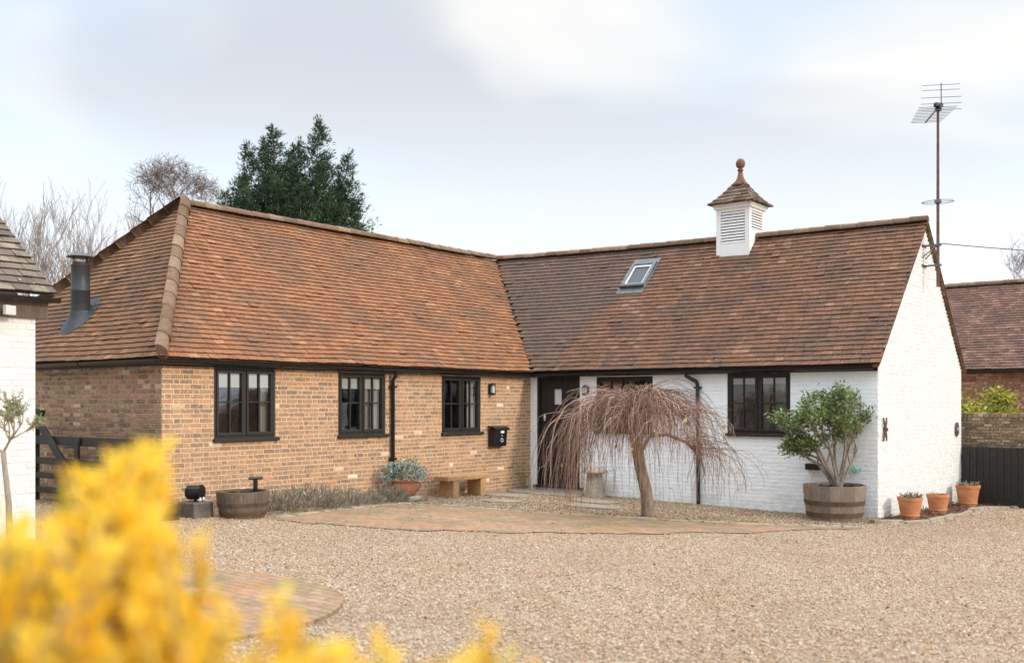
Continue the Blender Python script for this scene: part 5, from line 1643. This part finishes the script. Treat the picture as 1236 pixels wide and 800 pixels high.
# golden shrub close to the standpoint
gb = Vector((*R(-.95, 1.75), 0)); gb.z = G(gb.x, gb.y)
gs = empty('golden_shrub', gb, 'golden yellow leafy shrub close by in front of the courtyard', 'shrub')
m = MB(); P = []; D = []; RN = []; P2 = []; D2 = []
def top_of(slope):      # crown outline: rise per metre ahead against sideways slope; tall spire to the right of the middle, low skirt beyond it
    xs_ = [-.66, -.515, -.490, -.465, -.440, -.418, -.400, -.380, -.376, -.362, -.345, -.32, -.27, -.198, -.165, -.123, -.048, .075]
    hs_ = [-.092, -.090, -.090, -.112, -.130, -.128, -.034, -.024, -.075, -.120, -.145, -.175, -.193, -.207, -.228, -.236, -.238, -.246]
    return float(np.interp(slope, xs_, hs_))
def shoot(p, d, ln, dens=1.0, big=1.0):
    pts, de = curve_pts(p, d, ln, 7, -.02, .10)
    m.tube(pts, [lerp(.0042, .0014, k / 7) for k in range(8)], 4, random.random(), cap=False)
    nl = int(ln * 260 * dens)
    for k in range(nl):
        f = random.uniform(.12, 1.0); q = f * 7; i = min(int(q), 6)
        c = pts[i].lerp(pts[i + 1], q - i)
        ax = (pts[i + 1] - pts[i]).normalized()
        s_ = Vector((random.gauss(0, 1), random.gauss(0, 1), random.gauss(0, 1))); s_ = (s_ - ax * s_.dot(ax)).normalized()
        dd = ax * random.uniform(.5, 1.0) + s_ * random.uniform(.4, .9)
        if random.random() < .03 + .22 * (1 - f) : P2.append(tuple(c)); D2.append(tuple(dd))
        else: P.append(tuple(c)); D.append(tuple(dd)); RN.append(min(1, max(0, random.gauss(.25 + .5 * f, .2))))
def gold(slope, fw, fz):
    rx = slope * fw
    e = Vector((*R(rx, fw), 0))
    zt_ = 1.6 + top_of(slope) * fw
    zt_ = lerp(.25, zt_ - .012, fz)
    ln = random.uniform(.12, .28)
    d = Vector((0, 0, 0)) + right_v * (.12 + random.gauss(0, .24)) + fwd_v * random.gauss(0, .35) + Vector((0, 0, random.uniform(.7, 1.2)))
    d.normalize()
    shoot(Vector((e.x, e.y, zt_)) - d * ln, d, ln)
for i in range(360):
    gold(random.uniform(-.66, -.31), random.triangular(.95, 2.0, 1.25), random.uniform(.55, 1.0) ** .6)
for i in range(34):
    gold(random.gauss(-.389, .008), random.uniform(1.15, 1.4), random.uniform(.90, 1.0))
for i in range(62):
    gold(random.choice((-.28, -.25, -.215, -.19, -.15, -.135, -.09, -.06, -.02, .03, .05)) + random.gauss(0, .008), random.uniform(1.0, 1.25), random.uniform(.93, 1.0))
for i in range(26):        # main stems
    rx = random.uniform(-1.35, -.25); fw = random.uniform(1.2, 2.3); e = Vector((*R(rx, fw), 0)); e.z = .95
    m.tube([gb + Vector((random.gauss(0, .05), random.gauss(0, .05), -.02)), gb.lerp(e, .45) + Vector((random.gauss(0, .05), random.gauss(0, .05), .08)), e], [.014, .009, .004], 6, random.random())
m.build('stem', M['bark_grey'], gs, smooth='all')
n = len(P); L_ = rng.uniform(.016, .034, n)
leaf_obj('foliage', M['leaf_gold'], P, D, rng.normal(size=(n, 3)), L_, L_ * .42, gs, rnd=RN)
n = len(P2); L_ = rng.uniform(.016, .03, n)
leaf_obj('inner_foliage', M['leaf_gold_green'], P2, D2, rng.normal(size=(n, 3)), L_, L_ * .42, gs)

# ------------------------------------------------------------------ loose gravel, moss and fallen leaves
def in_poly_np(X, Y, poly):
    c = np.zeros(len(X), bool)
    for i in range(len(poly)):
        x1, y1 = poly[i]; x2, y2 = poly[i - 1]
        if y1 == y2: continue
        t = ((y1 > Y) != (y2 > Y)) & (X < (x2 - x1) * (Y - y1) / (y2 - y1) + x1)
        c ^= t
    return c
def Gnp(X, Y): return -0.177 - 0.01835 * np.clip(X, -25, 25) - 0.02679 * np.clip(Y, -25, 25)
YARD = [(p.x, p.y) for p in kl] + [(ES, -.3), (ES, 0), (0, 0), (0, -7.45)]
def pebbles(name, n, fmin, fmax, size, power, smin, yard, mat):
    f = fmin + (fmax - fmin) * rng.random(n) ** power
    lat = (rng.random(n) * 2 - 1) * (f * .66 + 1.6)
    X = 12.254 + lat * .78709 - f * .61684; Y = -16.240 + lat * .61684 + f * .78709
    ok = (~in_poly_np(X, Y, APRON) | (rng.random(n) < .34 + .5 * (np.sin(X * 3.1 + Y) * np.sin(Y * 2.3 - X) > .45))) & ~in_poly_np(X, Y, BED)
    thin = np.sin(X * 1.3 + 1.7 * np.sin(Y * .9)) * np.sin(Y * 1.1 + 1.4 * np.sin(X * .7)) + .6 * np.sin(X * 3.7 + Y * 2.9) * np.sin(Y * 4.3 - X)
    ok &= rng.random(n) < 1.0 - .45 * np.clip(thin - .25, 0, 1)
    iy = in_poly_np(X, Y, YARD)
    ok &= iy if yard else ~iy
    for (qx, qy, qw, ql, qr) in STONES:
        u_ = (X - qx) * math.cos(qr) + (Y - qy) * math.sin(qr); v_ = -(X - qx) * math.sin(qr) + (Y - qy) * math.cos(qr)
        ok &= (np.abs(u_) / (qw * .5)) ** 3 + (np.abs(v_) / (ql * .5)) ** 3 > rng.uniform(.75, 1.3, n)
    ok &= ((X - CIRC[0]) ** 2 + (Y - CIRC[1]) ** 2 > CIRC[2] ** 2)
    ok &= ~((X < .02) & (Y > LB - .02)) & ~((Y > -.02) & (X < ES + .02)) & ~((X < OX) & (Y < OY)) & ~(Y > 4.95)
    X, Y, f = X[ok], Y[ok], f[ok]; n = len(X)
    fl_n = (X - 12.254) * -.61684 + (Y + 16.24) * .78709; la_n = (X - 12.254) * .78709 + (Y + 16.24) * .61684
    c0 = .6 + .035 * (fl_n - 6) ** 2 + .08 * np.sin(fl_n * 1.7)
    trk = np.exp(-(((np.abs(la_n - c0 - .1) - .74) / .17) ** 2)) * (.55 + .45 * np.sin(fl_n * 2.3 + la_n))
    keep_ = rng.random(len(X)) < 1 - .35 * trk
    X, Y, f, trk = X[keep_], Y[keep_], f[keep_], trk[keep_]; n = len(X)
    base = np.array([[1, 0, 0], [0, 1, 0], [-1, 0, 0], [0, -1, 0], [0, 0, 1], [0, 0, -1]], float)
    F0 = np.array([[0, 1, 4], [1, 2, 4], [2, 3, 4], [3, 0, 4], [1, 0, 5], [2, 1, 5], [3, 2, 5], [0, 3, 5]])
    V = base[None] * (1 + rng.uniform(-.28, .28, (n, 6, 1)))
    s = size * np.clip(rng.lognormal(0, .35, n), .5, 2.2)
    s = np.maximum(s, smin * f)
    V = V * np.stack([s * rng.uniform(.8, 1.2, n), s * rng.uniform(.6, 1.0, n), s * rng.uniform(.4, .75, n)], 1)[:, None, :]
    a = rng.uniform(0, 2 * PI, n); ca, sa = np.cos(a)[:, None], np.sin(a)[:, None]
    tl = rng.normal(0, .35, n)[:, None]
    x, y, z = V[..., 0], V[..., 1], V[..., 2]
    x, z = x * np.cos(tl) - z * np.sin(tl), x * np.sin(tl) + z * np.cos(tl)
    V = np.stack([x * ca - y * sa, x * sa + y * ca, z], 2)
    V += np.stack([X, Y, Gnp(X, Y) + .004 + rng.uniform(0, .006, n)], 1)[:, None, :]
    F = (np.arange(n)[:, None, None] * 6 + F0[None]).reshape(-1, 3)
    o = np_obj(name, M[mat], V.reshape(-1, 3), F, np.repeat(rng.random(n) * (1 - .42 * trk), 8), smooth=True)
    return tag(o, kind='stuff')
pebbles('gravel', 440000, 5.0, 21.5, .0072, 1.3, .0007, False, 'pebble')
pebbles('gravel', 130000, 11.0, 21.5, .0105, 1.0, .0009, True, 'pebble_tan')

n = 330
f = rng.uniform(6, 18, n); lat = rng.uniform(-.4, .55, n) * f
X = 12.254 + lat * .78709 - f * .61684; Y = -16.240 + lat * .61684 + f * .78709
kk = [np.array([p.x, p.y]) for p in kl]
for i in range(90):
    q = kk[rng.integers(6, len(kk))]; X[i], Y[i] = q[0] + rng.normal(0, .10), q[1] + rng.normal(0, .10) + .05
ok = ~((X < .05)) & ~((Y > -.05) & (X < ES + .05)) & ~((X < OX) & (Y < OY)); X, Y = X[ok], Y[ok]; n = len(X)
tag(leaf_obj('fallen_leaves', M['leaf_dead'], np.stack([X, Y, Gnp(X, Y) + .03], 1), np.stack([rng.normal(size=n), rng.normal(size=n), rng.normal(.1, .2, n)], 1), np.tile([0, 0, 1.], (n, 1)) + rng.normal(0, .3, (n, 3)),
             rng.uniform(.03, .06, n), rng.uniform(.02, .035, n)), kind='stuff')
# bark chips on the bed
n = 900
X = rng.uniform(7.03, 7.9, n); Y = rng.uniform(-.5, 4.95, n)
ok = in_poly_np(X, Y, BED); X, Y = X[ok], Y[ok]; n = len(X)
tag(leaf_obj('bark_chips', M['leaf_dead'], np.stack([X, Y, Gnp(X, Y) + .045 + rng.uniform(0, .02, n)], 1), np.stack([rng.normal(size=n), rng.normal(size=n), rng.normal(.1, .25, n)], 1), np.tile([0, 0, 1.], (n, 1)) + rng.normal(0, .5, (n, 3)),
             rng.uniform(.03, .08, n), rng.uniform(.015, .03, n)), kind='stuff')
# low moss and weeds along the kerb
n = 700
ci = rng.integers(8, len(kk) - 4, 26)
X = np.empty(n); Y = np.empty(n)
for i in range(n):
    q = kk[ci[i % 26]]; X[i], Y[i] = q[0] + rng.normal(0, .07) + .08, q[1] + rng.normal(0, .05) - .06
tag(leaf_obj('weeds', M['leaf_yellowgreen'], np.stack([X, Y, Gnp(X, Y) + .012], 1), np.stack([rng.normal(size=n), rng.normal(size=n), rng.uniform(.2, .9, n)], 1), np.tile([0, 0, 1.], (n, 1)) + rng.normal(0, .5, (n, 3)),
             rng.uniform(.015, .04, n), rng.uniform(.008, .014, n)), kind='stuff')
